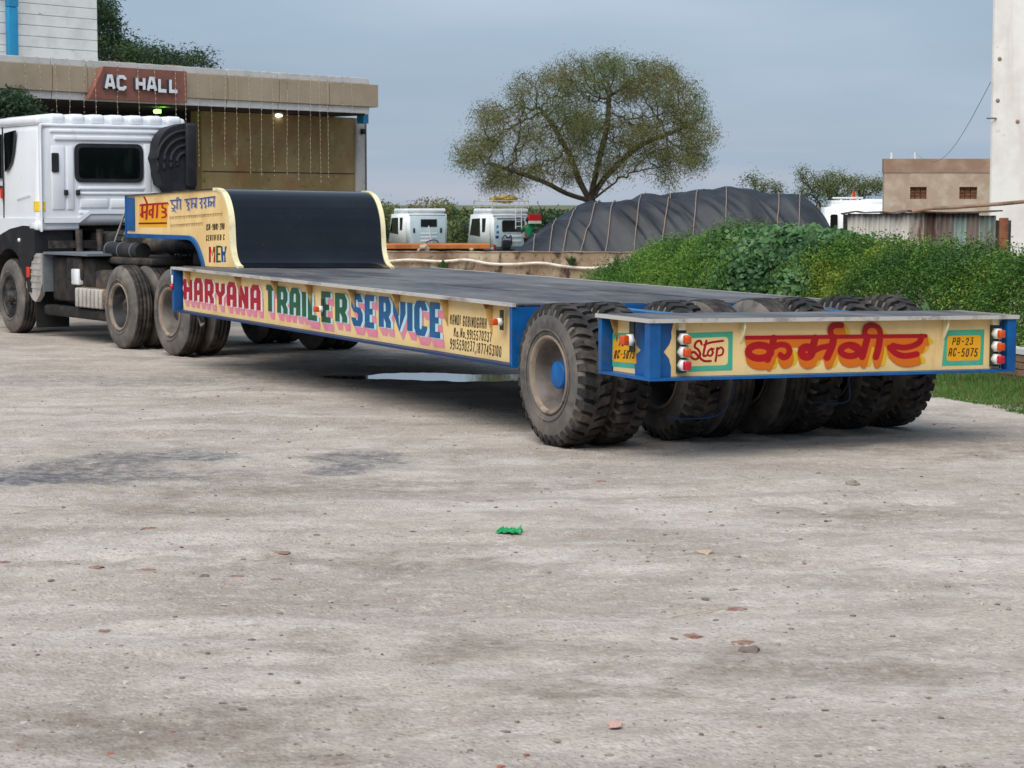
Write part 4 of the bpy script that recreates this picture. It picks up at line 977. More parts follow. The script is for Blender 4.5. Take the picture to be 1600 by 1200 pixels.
# signboard with raised letters
sign = empty('hall_signboard', hall.location, HYAW, 'rust red slanted signboard with raised white AC HALL letters', 'sign')
qa, qb = h_on(135, 152, -.1)[0], h_on(288, 155, -.1)[0]; qc = h_on(158, 105, -.1)[0]
MB().prism([(qa, 3.50), (qb, 3.50), (qb, 4.035), (qc, 4.035)], lambda p, q, t: (p, t, q), -.17, -.063).build('signboard', SIGNR, sign)
def solid_text(txt, x0, x1, z0, z1, w, y0, y1, name, mat, parent, gap):
    ws = [.62 if c == ' ' else 1 for c in txt]; tot = sum(ws)+gap*(len(txt)-1); cw = (x1-x0)/tot; x = x0
    for c, k in zip(txt, ws):
        if c != ' ':
            mb = MB(); lv = [0]
            class _I(Ink):
                def stroke(s, pts, w, mi=0, cap='sq', off=(0, 0)):
                    k0 = len(s.mb.v); f0 = len(s.mb.f); s.fn = lambda p, q, l: (p, y0-lv[0]*.0006, q); Ink.stroke(s, pts, w, mi, cap)
                    fr_ = s.mb.v[k0:]; n = len(fr_)
                    s.mb.v += [(a, y1, b) for a, _, b in fr_]
                    # side walls along the ribbon edges
                    for i in range(0, n-2, 2):
                        for e in (0, 1): s.mb.f.append((k0+i+e, k0+i+2+e, k0+n+i+2+e, k0+n+i+e)); s.mb.m.append(1); s.mb.sm.append(False)
                    for i in (0, n-2): s.mb.f.append((k0+i, k0+i+1, k0+n+i+1, k0+n+i)); s.mb.m.append(1); s.mb.sm.append(False)
                    lv[0] += 1
            ik = _I(None); ik.text(c, x, x+cw, z0, z1, w, 0, 0.)
            ik.build(name, [mat, LETSIDE], parent)
        x += cw*(k+gap)
sa, sb_ = h_on(162, 130, -.2)[0], h_on(277, 135, -.2)[0]
FONT['A'] = [[(-.06,-.04),(.30,1),(.70,1),(1.06,-.04)], [(.2,.28),(.8,.28)]]
solid_text('AC HALL', sa, sb_, 3.655, 3.905, .058, -.235, -.172, 'letter', LETTW, sign, .16)
# fairy-light strings
STR = M('fairy_wire', srgb(170, 152, 126), .6); BULB = M('fairy_bulb', srgb(206, 194, 170), .3)
ordn = ['first', 'second', 'third', 'fourth', 'fifth', 'sixth', 'seventh', 'eighth', 'ninth', 'tenth', 'eleventh', 'twelfth', 'thirteenth', 'fourteenth', 'fifteenth', 'sixteenth', 'seventeenth', 'eighteenth', 'nineteenth', 'twentieth', '21st', '22nd', '23rd', '24th', '25th']
sxs = [(550, 178), (535, 176), (512, 280), (500, 287), (484, 272), (465, 283), (447, 274), (427, 278), (407, 276), (390, 273), (369, 260), (350, 260), (330, 262), (309, 262), (290, 230), (274, 215), (243, 215), (217, 205), (183, 205), (150, 205), (130, 205), (108, 205), (88, 205), (62, 170), (40, 140)]
for i, (x, yb) in enumerate(sxs):
    yo = -.26 if -6.9 < h_on(x, 120, -.1)[0] < -4.7 else -.10
    q = h_on(x, 120, yo)[0]; zb = h_on(x, yb, yo)[1]; zt = 4.14; sway = random.uniform(-.05, .05)
    fs = empty('fairy_light_string', hall.location, HYAW, f'thin fairy light string hanging from the canopy, {ordn[i]} from its right end', 'fairy lights', 'fairy light strings along the hall canopy')
    pts = [(q-sway*2, .0, zt), (q-sway, yo*.8, zt-.02)] + [(q-sway*(1-t)**2+random.uniform(-.006, .006), yo, zt-.03+(zb-zt+.03)*t) for t in np.linspace(.02, 1, 14)]
    MB().tube(pts, .003, 4).build('wire', STR, fs)
    mb = MB(); nb = int((zt-zb)/.085)
    for k in range(nb):
        t = (k+.5)/nb; p = pts[2+min(13, int(t*13))]; zz = zt-.03+(zb-zt+.03)*t; r = .0085
        c = (p[0], p[1]-.006, zz); mb.add([(c[0]+r, c[1], c[2]), (c[0]-r, c[1], c[2]), (c[0], c[1]+r, c[2]), (c[0], c[1]-r, c[2]), (c[0], c[1], c[2]+r*1.4), (c[0], c[1], c[2]-r*1.4)], [(0, 2, 4), (2, 1, 4), (1, 3, 4), (3, 0, 4), (2, 0, 5), (1, 2, 5), (3, 1, 5), (0, 3, 5)])
    tag(mb.build('bulbs', BULB, fs), kind='stuff')
# lit lamps of the canopy
q, zz = h_on(433, 181, .75)
dl = empty('canopy_downlight', hall.location, HYAW, 'small lit round downlight under the canopy above the mossy wall', 'lamp')
MB().lathe([(3.44, .001), (3.436, .06), (3.41, .075), (3.395, .06), (3.39, .001)], 16, 'z', (q, .72, zz-3.41)).build('lamp_glass', M('lit_lamp_glass', (1, .97, .9), .4, emit=(1, .95, .85, 5)), dl)
q, zz = h_on(244, 176, .5)
gl = empty('green_canopy_lamp', hall.location, HYAW, 'small glowing green lamp under the AC HALL sign', 'lamp')
MB().rbox(q-.05, q+.05, .42, .52, zz-.012, zz+.05, .015).build('lamp_glass', M('green_lamp_glass', (.3, 1, .1), .4, emit=(.25, 1, .08, 4)), gl)
MB().rbox(q-.06, q+.06, .41, .53, zz+.052, zz+.10, .01).build('lamp_housing', BLKPL, gl)
gl_d = bpy.data.lights.new('green_glow', 'POINT'); gl_d.energy = 1.5; gl_d.color = (.3, 1, .1); gl_d.shadow_soft_size = .05
glo = bpy.data.objects.new('green_glow', gl_d); COL.objects.link(glo); glo.parent = gl; glo.location = (q, .30, zz+.02)

# ================================================================ RETAINING WALL with hose
CONC = M('stained_concrete', srgb(168, 148, 124), .9, layers=((srgb(128, 104, 84), .8, .42, .58), (srgb(188, 174, 150), 1.8, .5, .66), (srgb(76, 62, 50), 3.2, .53, .63, (1.6, 1.6, .8)), (srgb(70, 60, 48), 9, .60, .70)), bump=.4, bscale=14, bdist=.02)
wl_ = empty('retaining_wall', (0, 0, 0), 0, 'low stained concrete wall with mould spots beyond the trailer deck', 'wall')
WA, WB = Vector((-5.2, 37.6, 0)), Vector((2.4, 35.6, 0)); wdir = (WB-WA).normalized(); wnor = Vector((wdir.y, -wdir.x, 0))
def wpt(t, off, z): p = WA.lerp(WB, t)+wnor*off; return (p.x, p.y, z)
n = 60; mb = MB(); vs = []
for i in range(n+1):
    t = i/n; p = WA.lerp(WB, t); zt = CH-(394-2.5*(1-t)-YH)*p.y/FPX + .018*mnoise.noise(Vector((t*30, 0, 0)))
    for off, zz in ((.0, LOW), (.0, zt-.02), (.02, zt), (-.22, zt+.006), (-.24, zt-.02), (-.24, LOW)): vs.append(wpt(t, off+.012*mnoise.noise(Vector((t*24, zz*2, 1))), zz))
for i in range(n):
    for k in range(5): mb.f.append((6*i+k, 6*i+k+1, 6*i+6+k+1, 6*i+6+k)); mb.m.append(0); mb.sm.append(False)
mb.v = vs; mb.build('wall_body', CONC, wl_)
HOSE = M('white_hose', srgb(222, 214, 200), .5, layers=((srgb(180, 165, 145), 6, .5, .7),))
hp = []
for x, y in ((560, 402), (600, 408), (640, 406), (690, 408.5), (728, 406), (765, 412), (800, 413), (845, 411), (880, 416), (920, 419), (955, 416)):
    d = ray(x, y); P0_ = np.array(WA[:2]); nn = np.array(wnor[:2]); t = ((P0_ @ nn)+.06)/(d[:2] @ nn); hp.append(tuple(CAM+t*d))
tag(MB().tube(smooth(hp, 5), .024, 8).build('hose', HOSE), 'white hose sagging along the front of the stained wall', 'hose')

# ================================================================ things in the lower yard behind the wall
TARP = M('black_tarpaulin', srgb(36, 40, 48), .5, layers=((srgb(48, 53, 61), .7, .42, .62, (1, 1, 1.5)), (srgb(26, 29, 35), 1.2, .5, .68)), spec=.4)
ROPE = M('tan_rope', srgb(150, 134, 118), .8)
tp = empty('tarpaulin_heap', (0, 0, 0), 0, 'long heap covered in black tarpaulin tied down with pale ropes', 'tarpaulin')
prf = [(795, 398), (812, 388), (835, 366), (866, 338), (900, 317), (930, 312), (965, 312), (1000, 308), (1045, 307), (1090, 301), (1130, 294), (1162, 290), (1190, 298), (1235, 304), (1258, 312), (1278, 332), (1292, 352), (1298, 372)]
ZR = 46.
pxs = np.array([a for a, _ in prf], float); pys = np.array([b for _, b in prf], float)
NX, NY = 300, 150
tx = np.linspace(795, 1298, NX); ty = np.interp(tx, pxs, pys)
kern = np.ones(9)/9; ty = np.convolve(np.pad(ty, 4, mode='edge'), kern, 'valid')
rid = np.array([at(a, b, ZR) for a, b in zip(tx, ty)]); ridge_z = rid[:, 2]; Xr = rid[:, 0]
s_ = np.linspace(-1, 1, NY)
TXg, TSg = np.meshgrid(np.arange(NX), s_)
prof_z = np.clip(1-np.abs(s_)**2.3, 0, 1)
TXw = Xr[None, :].repeat(NY, 0).copy(); TYw = ZR+s_[:, None]*2.3+0*TXw
TZw = LOW+(ridge_z[None, :]-LOW)*prof_z[:, None]
wr = fbm(TXw*1.2+TSg*2.2, TSg*2.0, 5, 3)*.24 + (np.abs(fbm(TXw*1.5+TSg*3.6, TSg*1.2+3, 9, 2))-.12)*-.65 + (np.abs(fbm(TXw*2.6+TSg*5.5, TSg*1.4, 19, 2))-.1)*-.45 + (np.abs(fbm(TXw*5+TSg*10, TSg*2, 29, 1))-.1)*-.22
rope_px = [(838, 828), (870, 850), (902, 868), (938, 895), (962, 935), (1002, 980), (1048, 1020), (1090, 1068), (1135, 1120), (1218, 1195), (1250, 1228)]
pull = np.zeros_like(TXw)
fac = np.clip(1-np.abs(TSg), .0, 1)**.4
TZw = TZw+wr*fac*.9; TYw = TYw+wr*.25
idx = np.arange(NX*NY).reshape(NY, NX); F = np.stack([idx[:-1, :-1], idx[:-1, 1:], idx[1:, 1:], idx[1:, :-1]], -1).reshape(-1, 4)
link('tarpaulin', mesh_np('tarpaulin', np.stack([TXw, TYw, TZw], -1).reshape(-1, 3), F, [TARP], smooth=True), tp)
for (xt, xb) in rope_px:
    pts = []
    for j in range(0, NY*62//100):
        x = np.interp(abs(s_[j]), [0, .35, .8], [xt, xt-(xt-xb)*.35, xb]) if s_[j] < 0 else xt
        i = int(np.clip(np.interp(x, tx, np.arange(NX)), 0, NX-1)); pts.append((TXw[j, i], TYw[j, i]-.02, TZw[j, i]+.02))
    k = np.array(pts); k = np.stack([np.convolve(np.pad(k[:, c], 3, mode='edge'), np.ones(7)/7, 'valid') for c in range(3)], 1)
    k[:, 2] += .02; k[:, 1] -= .03
    MB().tube([tuple(p) for p in k[2:]], .0095, 5).build('rope', ROPE, tp)

FARW = M('white_far_cab_paint', srgb(226, 230, 232), .45, layers=((srgb(204, 210, 214), 1.5, .45, .7), (srgb(170, 160, 148), 4, .62, .8)))
FARB = M('pale_blue_rear_panel', srgb(196, 212, 220), .5, layers=((srgb(176, 194, 204), 1.5, .45, .7),))
ORNG = M('orange_flatbed_paint', srgb(184, 108, 50), .6, layers=((srgb(160, 84, 34), 1.2, .45, .65), (srgb(110, 76, 54), 4, .58, .74)))
def far_wheel(parent, x, y, flip=False):
    wheel(parent, x, y, .52, RIBT, RIM2, flip)
def frame_at(x, Y, yaw, *a): p = at(x, 380, Y); return empty(a[0], (p.x, p.y, LOW), yaw, a[1], a[2])
# cab seen from behind-left   (local x right, y forward)
def far_cab(name, label, xl, Y, yaw, roof_z, W=2.35, L=2.1, big_window=False):
    t = frame_at(xl, Y, yaw, name, label, 'truck')
    zb = 1.25; H = roof_z-LOW
    bm = bmesh.new(); bmesh.ops.create_cube(bm, size=1)
    for v in bm.verts:
        x, y, z = v.co; v.co = (0 if x < 0 else W, (0 if y < 0 else (L if z < 0 else L-.35)), zb if z < 0 else H-.12)
    bmesh.ops.bevel(bm, geom=list(bm.edges), offset=.14, segments=4, affect='EDGES')
    me = bpy.data.meshes.new('cab'); bm.to_mesh(me); bm.free(); me.materials.append(FARW); me.polygons.foreach_set('use_smooth', [True]*len(me.polygons)); link('cab', me, t)
    MB().rbox(.08, W-.08, .06, L-.55, H-.17, H, .06, 3).build('roof', FARW, t)
    MB().rbox(.16, W-.16, -.02, .02, zb+.12, H-.36, .015).build('rear_panel', FARB, t)
    MB().rbox(.10, W-.10, -.03, .03, H-.32, H-.25, .02).build('rear_gutter', FARW, t)
    if big_window:
        w = rr_prism(.55, W-.35, H-1.02, H-.50, .1, -.04, -.021).build('rear_window', BLKPL, t)
        rr_prism(.60, W-.40, H-.97, H-.55, .06, -.046, -.041).build('pane', GLASS, w)
        for x in (1.22, 1.52): MB().tube([(x, -.075, zb+.9), (x, -.075, H+.05)], .022, 6).build('ladder_rail', FARW, t)
        for k in range(5): MB().bar((1.22, -.075, zb+1.0+.22*k), (1.52, -.075, zb+1.0+.22*k), .03, .03).build('ladder_rung', FARW, t)
        for (x, z, c, wd) in ((.32, 1.0, SKYBLUE, .10), (.33, .76, SKYBLUE, .13), (.30, .55, P_NAVY, .16)): MB().rbox(x-wd/2, x+wd/2, -.03, -.021, zb+z-.06, zb+z+.06, .004).build('sticker', c, t)
        for x in (.12, W-.24): MB().rbox(x, x+.12, -.04, -.021, zb+.02, zb+.22, .01).build('tail_lamp', LENSR, t)
        MB().rbox(.05, W-.05, -.10, .0, zb-.20, zb-.02, .02).build('bumper', DKMETAL, t)
        MB().rbox(.5, .95, -.16, -.03, zb+.02, zb+.42, .06).build('spare_gear_box', BLKPL, t)
        MB().tube(smooth([(.5, -.1, zb+.45), (.62, -.16, zb+.62), (.8, -.14, zb+.5), (.95, -.12, zb+.6), (1.0, -.1, zb+.2)], 4), .03, 6).build('rear_hose', BLKPL, t)
        MB().rbox(.3, 1.7, -.03, -.021, H-.46, H-.40, .004).build('name_strip', STEPB, t)
        for k in range(3): MB().rbox(.7, W-.5, -.035, -.021, zb+.32+.2*k, zb+.42+.2*k, .006).build('rear_rib', FARW, t)
    else:
        w = rr_prism(.72, W-.62, H-.86, H-.50, .02, -.04, -.021).build('rear_window', BLKPL, t)
        rr_prism(.75, W-.65, H-.83, H-.53, .02, -.046, -.041).build('pane', GLASS, w)
        for x in (.36, W-.40): MB().rbox(x-.05, x+.05, -.05, -.021, zb+.62, zb+.84, .01).build('vent', BLKPL, t)
        for k in range(3): MB().rbox(.7, W-.6, -.032, -.021, zb+.2+.17*k, zb+.28+.17*k, .006).build('rear_rib', FARW, t)
        MB().tube(smooth([(.9, -.1, zb-.1), (1.0, -.16, zb+.2), (1.5, -.16, zb+.25), (1.7, -.1, zb-.1)], 4), .03, 6).build('air_hose', BLKPL, t)
        MB().bar((1.12, -.06, H-.80), (1.28, -.06, zb+.1), .05, .03).build('wiper_pipe', FARW, t)
    # left side windows
    MB().prism([(.42, H-.42), (.74, H-.42), (.74, H-1.02), (.50, H-1.02)], lambda p, q, t_: (t_, p, q), -.012, .03).build('quarter_window', GLASS, t)
    MB().prism([(.92, H-.42), (1.60, H-.45), (1.80, H-1.16), (.92, H-1.22)], lambda p, q, t_: (t_, p, q), -.012, .03).build('door_window', GLASS, t)
    MB().rbox(-.2, -.08, L-.2, L-.1, H-1.1, H-.7, .03).build('wing_mirror', BLKPL, t)
    for x in (.75, W-.85): MB().box(x, x+.1, -5.5, 2.0, .75, 1.05).build('chassis_rail', DKMETAL, t)
    MB().rbox(.1, W-.1, .1, L, .55, 1.24, .05).build('underbody', DARK, t)
    for a in (1.2, -3.6): far_wheel(t, .0, a); far_wheel(t, W, a, True)
    return t, H, W
far_cab('cab_truck', 'white truck cab with small rear window parked behind the orange flatbed', 636, 100, .52, at(640, 326, 100).z, W=2.2)
ft, FH, FWd = far_cab('rack_truck', 'white truck with loaded roof rack, ladder and stickers on its rear', 767, 92, .55, at(790, 326, 92).z, W=2.05, L=2.2, big_window=True)
rk = MB()
for x in (.1, FWd-.1): rk.tube([(x, .05, FH+.02), (x, .05, FH+.34), (x, 1.6, FH+.34), (x, 1.6, FH+.02)], .03, 6)
for y in (.05, .55, 1.05, 1.6):
    rk.tube([(.1, y, FH+.34), (FWd-.1, y, FH+.34)], .025, 6); rk.tube([(.1, y, FH+.10), (FWd-.1, y, FH+.10)], .025, 6)
for x in np.linspace(.3, FWd-.3, 6): rk.tube([(x, .05, FH+.1), (x, .05, FH+.34)], .018, 5)
rk.build('roof_rack', M('rack_metal', srgb(190, 186, 170), .5), ft)
SACK = M('ochre_sack', srgb(176, 150, 66), .85, layers=((srgb(120, 96, 56), 3, .45, .65),), bump=.4, bscale=8)
sk = empty('roof_load', ft.location, ft.rotation_euler.z, 'yellow sacking bundle loaded on the roof rack of the truck', 'sack')
mb = MB()
bmx = bmesh.new(); bmesh.ops.create_icosphere(bmx, subdivisions=3, radius=1)
for v in bmx.verts:
    nn = mnoise.noise(v.co*1.8)*.25; v.co = Vector((1.15+v.co.x*(.62+nn), .8+v.co.y*.6, FH+.42+v.co.z*(.17+nn*.3)))
mb.add([v.co[:] for v in bmx.verts], [[v.index for v in f.verts] for f in bmx.faces], 0, True); bmx.free(); mb.build('bundle', SACK, sk)
MB().tube([(.55, .3, FH+.40), (1.15, .25, FH+.61), (1.75, .3, FH+.40)], .02, 5).build('cord', ROPE, sk)
# orange flatbed
fb = frame_at(762, 72, PI/2+.05, 'flatbed_trailer', 'orange flatbed trailer parked behind the stained wall', 'trailer')
zf = CH-(384-YH)*72/FPX-LOW
MB().rbox(-.12, .0, -.1, 9, zf-.11, zf+.12, .015, 1).build('side_rail', ORNG, fb) if False else None
MB().rbox(-2.3, .0, .0, 9.0, zf-.05, zf+.10, .015, 1).build('bed', ORNG, fb)
for k in range(9): MB().box(.002, .04, .3+k, .40+k, zf-.14, zf+.09).build('stake_pocket', ORNG, fb)
MB().box(-1.7, -.6, .2, 8.8, zf-.4, zf-.06).build('bed_frame', DARK, fb)
for y in (1.2, 2.4): far_wheel(fb, -.3, y, True); far_wheel(fb, -2.2, y)
MB().box(-.2, -.05, 7.5, 7.7, .0, zf-.06).build('landing_leg', DKMETAL, fb)
# rocks on the wall top
STONE = M('pale_stone', srgb(176, 160, 138), .9, layers=((srgb(128, 110, 92), 4, .45, .65),), bump=.5, bscale=8)
def rock(name, p, r, label, mat=STONE, sq=(1, .8, .6), seed=0, cat='stone', group=None, sub=2):
    bmx = bmesh.new(); bmesh.ops.create_icosphere(bmx, subdivisions=sub, radius=1)
    for v in bmx.verts:
        k = 1+.55*mnoise.noise(v.co*1.3+Vector((seed*3.1, 0, 0)))+.35*mnoise.noise(v.co*3.1+Vector((seed*1.7, 5, 0))); v.co = Vector((v.co.x*sq[0], v.co.y*sq[1], v.co.z*sq[2]))*k*r
    me = bpy.data.meshes.new(name); bmx.to_mesh(me); bmx.free(); me.materials.append(mat); o = link(name, me); o.location = p; o.rotation_euler = (0, 0, seed)
    return tag(o, label, cat, group)
p = at(661, 388, 37); rock('stone', (p.x, p.y, p.z), .12, 'large pale rough stone lying on top of the stained wall', seed=2)
p = at(736, 390, 36.9); rock('stone', (p.x, p.y, p.z), .05, 'small pale stone lying on top of the stained wall', seed=5)

# ---- person with a box at the back of the rack truck
SKIN = M('skin', srgb(120, 84, 64), .6); GSHIRT = M('green_shirt', srgb(22, 140, 96), .8); TROUS = M('dark_trousers', srgb(30, 32, 40), .8); HAIR = M('black_hair', srgb(18, 16, 16), .6)
pp = at(826, 360, 90.5)
per = empty('person', (pp.x, pp.y, LOW), .3, 'person in green shirt and dark trousers climbing at the rear of the rack truck', 'person')
def skin_mesh(name, nodes, edges, mat, parent, sub=2):
    me = bpy.data.meshes.new(name); me.from_pydata([n_[:3] for n_ in nodes], edges, []); me.materials.append(mat)
    o = link(name, me, parent); sm = o.modifiers.new('skin', 'SKIN'); o.modifiers.new('sub', 'SUBSURF').levels = sub; o.modifiers['sub'].render_levels = sub
    for v, n_ in zip(me.skin_vertices[0].data, nodes): r = n_[3]; v.radius = (r, r) if not isinstance(r, tuple) else r
    me.skin_vertices[0].data[0].use_root = True; return o
zs = at(826, 376, 90.5).z-LOW-.82     # feet level on the vehicle's bumper
nd = [(0, 0, zs+.92, .145), (0, .02, zs+1.15, .13), (0, .02, zs+1.40, .16), (0, .03, zs+1.52, .07), (0, .04, zs+1.60, .085), (0, .06, zs+1.70, .10),
      (-.20, .02, zs+1.42, .065), (-.27, .10, zs+1.22, .05), (-.22, .28, zs+1.16, .04), (-.20, .36, zs+1.18, .03),
      (.20, .02, zs+1.42, .065), (.33, .06, zs+1.56, .05), (.28, .10, zs+1.80, .04), (.26, .12, zs+1.88, .03),
      (-.10, .0, zs+.86, .10), (-.11, .05, zs+.48, .075), (-.11, -.02, zs+.10, .05), (-.11, .12, zs+.04, .04),
      (.10, .0, zs+.86, .10), (.15, .16, zs+.52, .075), (.16, -.10, zs+.24, .05), (.16, -.02, zs+.15, .04)]
ed = [(0, 1), (1, 2), (2, 3), (3, 4), (4, 5), (2, 6), (6, 7), (7, 8), (8, 9), (2, 10), (10, 11), (11, 12), (12, 13), (0, 14), (14, 15), (15, 16), (16, 17), (0, 18), (18, 19), (19, 20), (20, 21)]
skin_mesh('body', nd, ed, SKIN, per)
skin_mesh('shirt', [(0, 0, zs+.90, .165), (0, .02, zs+1.15, .15), (0, .02, zs+1.40, .18), (0, .03, zs+1.50, .09), (-.20, .02, zs+1.42, .085), (-.27, .08, zs+1.24, .07), (.20, .02, zs+1.42, .085), (.31, .05, zs+1.54, .07)], [(0, 1), (1, 2), (2, 3), (2, 4), (4, 5), (2, 6), (6, 7)], GSHIRT, per)
skin_mesh('trousers', [(0, 0, zs+.92, .16), (-.10, .0, zs+.84, .115), (-.11, .05, zs+.48, .09), (-.11, -.02, zs+.13, .07), (.10, .0, zs+.84, .115), (.15, .16, zs+.52, .09), (.16, -.09, zs+.27, .07)], [(0, 1), (1, 2), (2, 3), (0, 4), (4, 5), (5, 6)], TROUS, per)
mb = MB(); mb.lathe([(zs+1.62, .105), (zs+1.70, .118), (zs+1.78, .10), (zs+1.83, .05), (zs+1.84, .001)], 14, 'z', (0, .06, 0)); mb.build('hair', HAIR, per)
bx_ = empty('carton', (pp.x, pp.y, LOW), .3, 'red and white carton carried on the shoulder of the climbing person', 'box')
MB().rbox(-.02, .50, -.20, .12, zs+1.66, zs+1.95, .01, 1).build('carton_body', M('red_carton', srgb(206, 34, 44), .7), bx_)
MB().rbox(-.03, .51, -.21, .13, zs+1.54, zs+1.659, .01, 1).build('carton_base', M('white_carton', srgb(230, 226, 220), .7), bx_)

# ================================================================ right: white building, tan building, corrugated shed, white truck
WPLAST = M('white_plaster', srgb(232, 229, 224), .85, layers=((srgb(212, 206, 200), .8, .45, .65), (srgb(208, 200, 192), 1.4, .56, .74, (2.5, 2.5, .25)), (srgb(150, 138, 128), 3.2, .67, .75)), bump=.12, bscale=6)
TANP = M('tan_plaster', srgb(184, 164, 146), .9, layers=((srgb(170, 148, 128), .7, .4, .62), (srgb(196, 180, 164), 2, .5, .7)), bump=.15, bscale=8)
TANB = M('damp_brown_plaster', srgb(150, 122, 104), .9, layers=((srgb(168, 142, 124), 1.5, .45, .65),), bump=.15, bscale=8)
BRK = M('brick_infill', srgb(128, 86, 62), .9, layers=((srgb(100, 66, 48), 9, .45, .62),), bump=.5, bscale=20)
GALV = M('grey_corrugated_iron', srgb(186, 182, 174), .6, .1, layers=((srgb(150, 146, 140), .9, .42, .62, (1, 1, .4)), (srgb(96, 66, 46), 2.2, .56, .68, (1.6, 1, .4))))
GALVD = M('rusty_corrugated_iron', srgb(104, 92, 84), .7, .2, layers=((srgb(74, 50, 40), 1.6, .45, .62, (2, 1, .3)), (srgb(128, 124, 120), 3, .55, .7, (2, 1, .3))))
GALVG = M('greenish_corrugated_iron', srgb(120, 138, 132), .65, .2, layers=((srgb(92, 84, 76), 2.2, .5, .66, (2, 1, .3)),))
ZW = 45.
tow = empty('white_building', (0, 0, 0), 0, 'tall plain white plastered building at the right edge', 'building')
p = at(1546, 300, ZW); x0 = p.x
tow.location = (x0, ZW, 0); tow.rotation_euler = (0, 0, -.30)
MB().rbox(0, 7, 0, 8, LOW, 14, .04, 1).build('wall', WPLAST, tow)
def tow_at(x, y):
    d = ray(x, y); nn = np.array([-math.sin(.30), -math.cos(.30)]); q0 = np.array([x0, ZW]); t = (q0 @ nn)/(d[:2] @ nn); P = CAM+t*d
    e = P[:2]-q0; return e @ np.array([math.cos(.30), -math.sin(.30)]), P[2]
MB().box(x0-.004, x0+7, ZW-.03, ZW-.002, 1.55, 1.72).build('brown_ledge', TANB, tow) if False else None
for x, y in ((1562, 92), (1559, 157), (1590, 190)):
    q = tow_at(x, y); MB().lathe([(-.012, .001), (-.012, .04), (.01, .05)], 10, 'y', (q[0], 0, q[1])).build('plaster_patch', TANB, tow)
q = tow_at(1553, 185); MB().tube([(q[0]+.1, .1, q[1]), (q[0], -.08, q[1]), (q[0]-.14, -.12, q[1])], .02, 6).build('pipe_stub', PIPEG, tow)
ZT = 78.
tb_ = empty('tan_building', (0, 0, 0), 0, 'flat-roofed tan plastered building with two bricked-up windows', 'building')
a, b = at(1382, 248, ZT), at(1560, 248, ZT)
wz = [at(0, yy, ZT).z for yy in (292, 311)]; wx = [(at(1422, 300, ZT).x, at(1448, 300, ZT).x), (at(1499, 300, ZT).x, at(1527, 300, ZT).x)]
band = at(0, 270, ZT).z
segs = [a.x] + [v for w in wx for v in w] + [b.x]
for i in range(0, 6, 2): MB().box(segs[i], segs[i+1], ZT, ZT+.3, LOW, band).build('wall', TANP, tb_)
for w in wx:
    MB().box(w[0], w[1], ZT+.001, ZT+.3, LOW, wz[1]).build('wall', TANP, tb_); MB().box(w[0], w[1], ZT+.001, ZT+.3, wz[0], band).build('wall', TANP, tb_)
    wi = MB().box(w[0]+.002, w[1]-.002, ZT+.2, ZT+.28, wz[1]+.002, wz[0]-.002).build('window', BRK, tb_)
    for r_ in range(4):
        for c in range(3):
            bw = (w[1]-w[0])/3; zz = wz[1]+.01+r_*(wz[0]-wz[1])/4; xx = w[0]+.01+c*bw
            MB().box(xx, xx+bw-.03, ZT+.11+.02*((r_+c) % 2), ZT+.199, zz, zz+(wz[0]-wz[1])/4-.02).build('brick', BRK, wi)
MB().box(a.x-.03, b.x, ZT-.02, ZT+.3, band+.002, a.z).build('parapet', TANB, tb_)
MB().prism([(a.x+.002, ZT+.302), (a.x+.3, ZT+.302), (a.x+1.6, ZT+5), (a.x+1.3, ZT+5)], lambda p, q, t: (p, q, t), LOW, a.z-.01).build('side_wall', TANP, tb_)
MB().prism([(a.x+.31, ZT+.31), (b.x, ZT+.31), (b.x, ZT+5), (a.x+1.61, ZT+5)], lambda p, q, t: (p, q, t), band-.4, band-.2).build('roof', TANB, tb_)
for i, x in enumerate((1394, 1431)):
    q = at(x, 250, ZT); q2 = at(x, 238, ZT)
    o = MB().tube([(q.x, ZT+.15, q.z-.1), (q.x, ZT+.15, q2.z)], .05, 8).build('roof_pole', FARW)
    tag(o, ['short white pole on the left corner of the tan roof', 'short white pole mid-roof where a wire ends'][i], 'pole')
q = at(1432, 239, ZT); q2 = at(1548, 128, ZW)
o = MB().tube([tuple(Vector((q.x, ZT+.15, q.z)).lerp(q2, t)-Vector((0, 0, .9*math.sin(PI*t)))) for t in np.linspace(0, 1, 14)], .007, 4).build('wire', PIPEG)
tag(o, 'thin wire rising from the roof pole to the white building', 'wire')
# corrugated shed
ZS = 31.
sh = empty('corrugated_shed', (0, 0, 0), 0, 'patched shed of rusty corrugated iron sheets behind the hedge', 'shed')
def corr(x0, x1, y, z0, z1, pitch, amp, mat, name, tilt=0.):
    n = int((x1-x0)/pitch*6); vs = []
    for i in range(n+1):
        x = x0+(x1-x0)*i/n; dy = amp*math.sin(2*PI*(x-x0)/pitch)
        vs += [(x, y+dy, z0), (x+tilt*(z1-z0), y+dy+.02, z1)]
    mb = MB().add(vs, [(2*i, 2*i+1, 2*i+3, 2*i+2) for i in range(n)], 0, True); o = mb.build(name, mat, sh)
    md = o.modifiers.new('th', 'SOLIDIFY'); md.thickness = .004; return o
edges = [1327, 1352, 1376, 1394, 1416, 1444, 1466, 1490, 1512, 1528, 1556, 1578]; mts = [GALV, GALV, GALV, GALV, GALV, GALVD, GALVD, GALVG, GALVD, GALVG, DARK]
zt = [334, 333, 332, 331, 331, 331, 331, 332, 333, 336, 344, 352]
for i in range(11):
    xa, xb = at(edges[i], 350, ZS).x, at(edges[i+1], 350, ZS).x
    corr(xa-.02, xb+.01, ZS+.012*(i % 2), 0, at(0, zt[i]+random.uniform(-1, 2), ZS).z, .075, .012, mts[i], 'wall_sheet', random.uniform(-.008, .008))
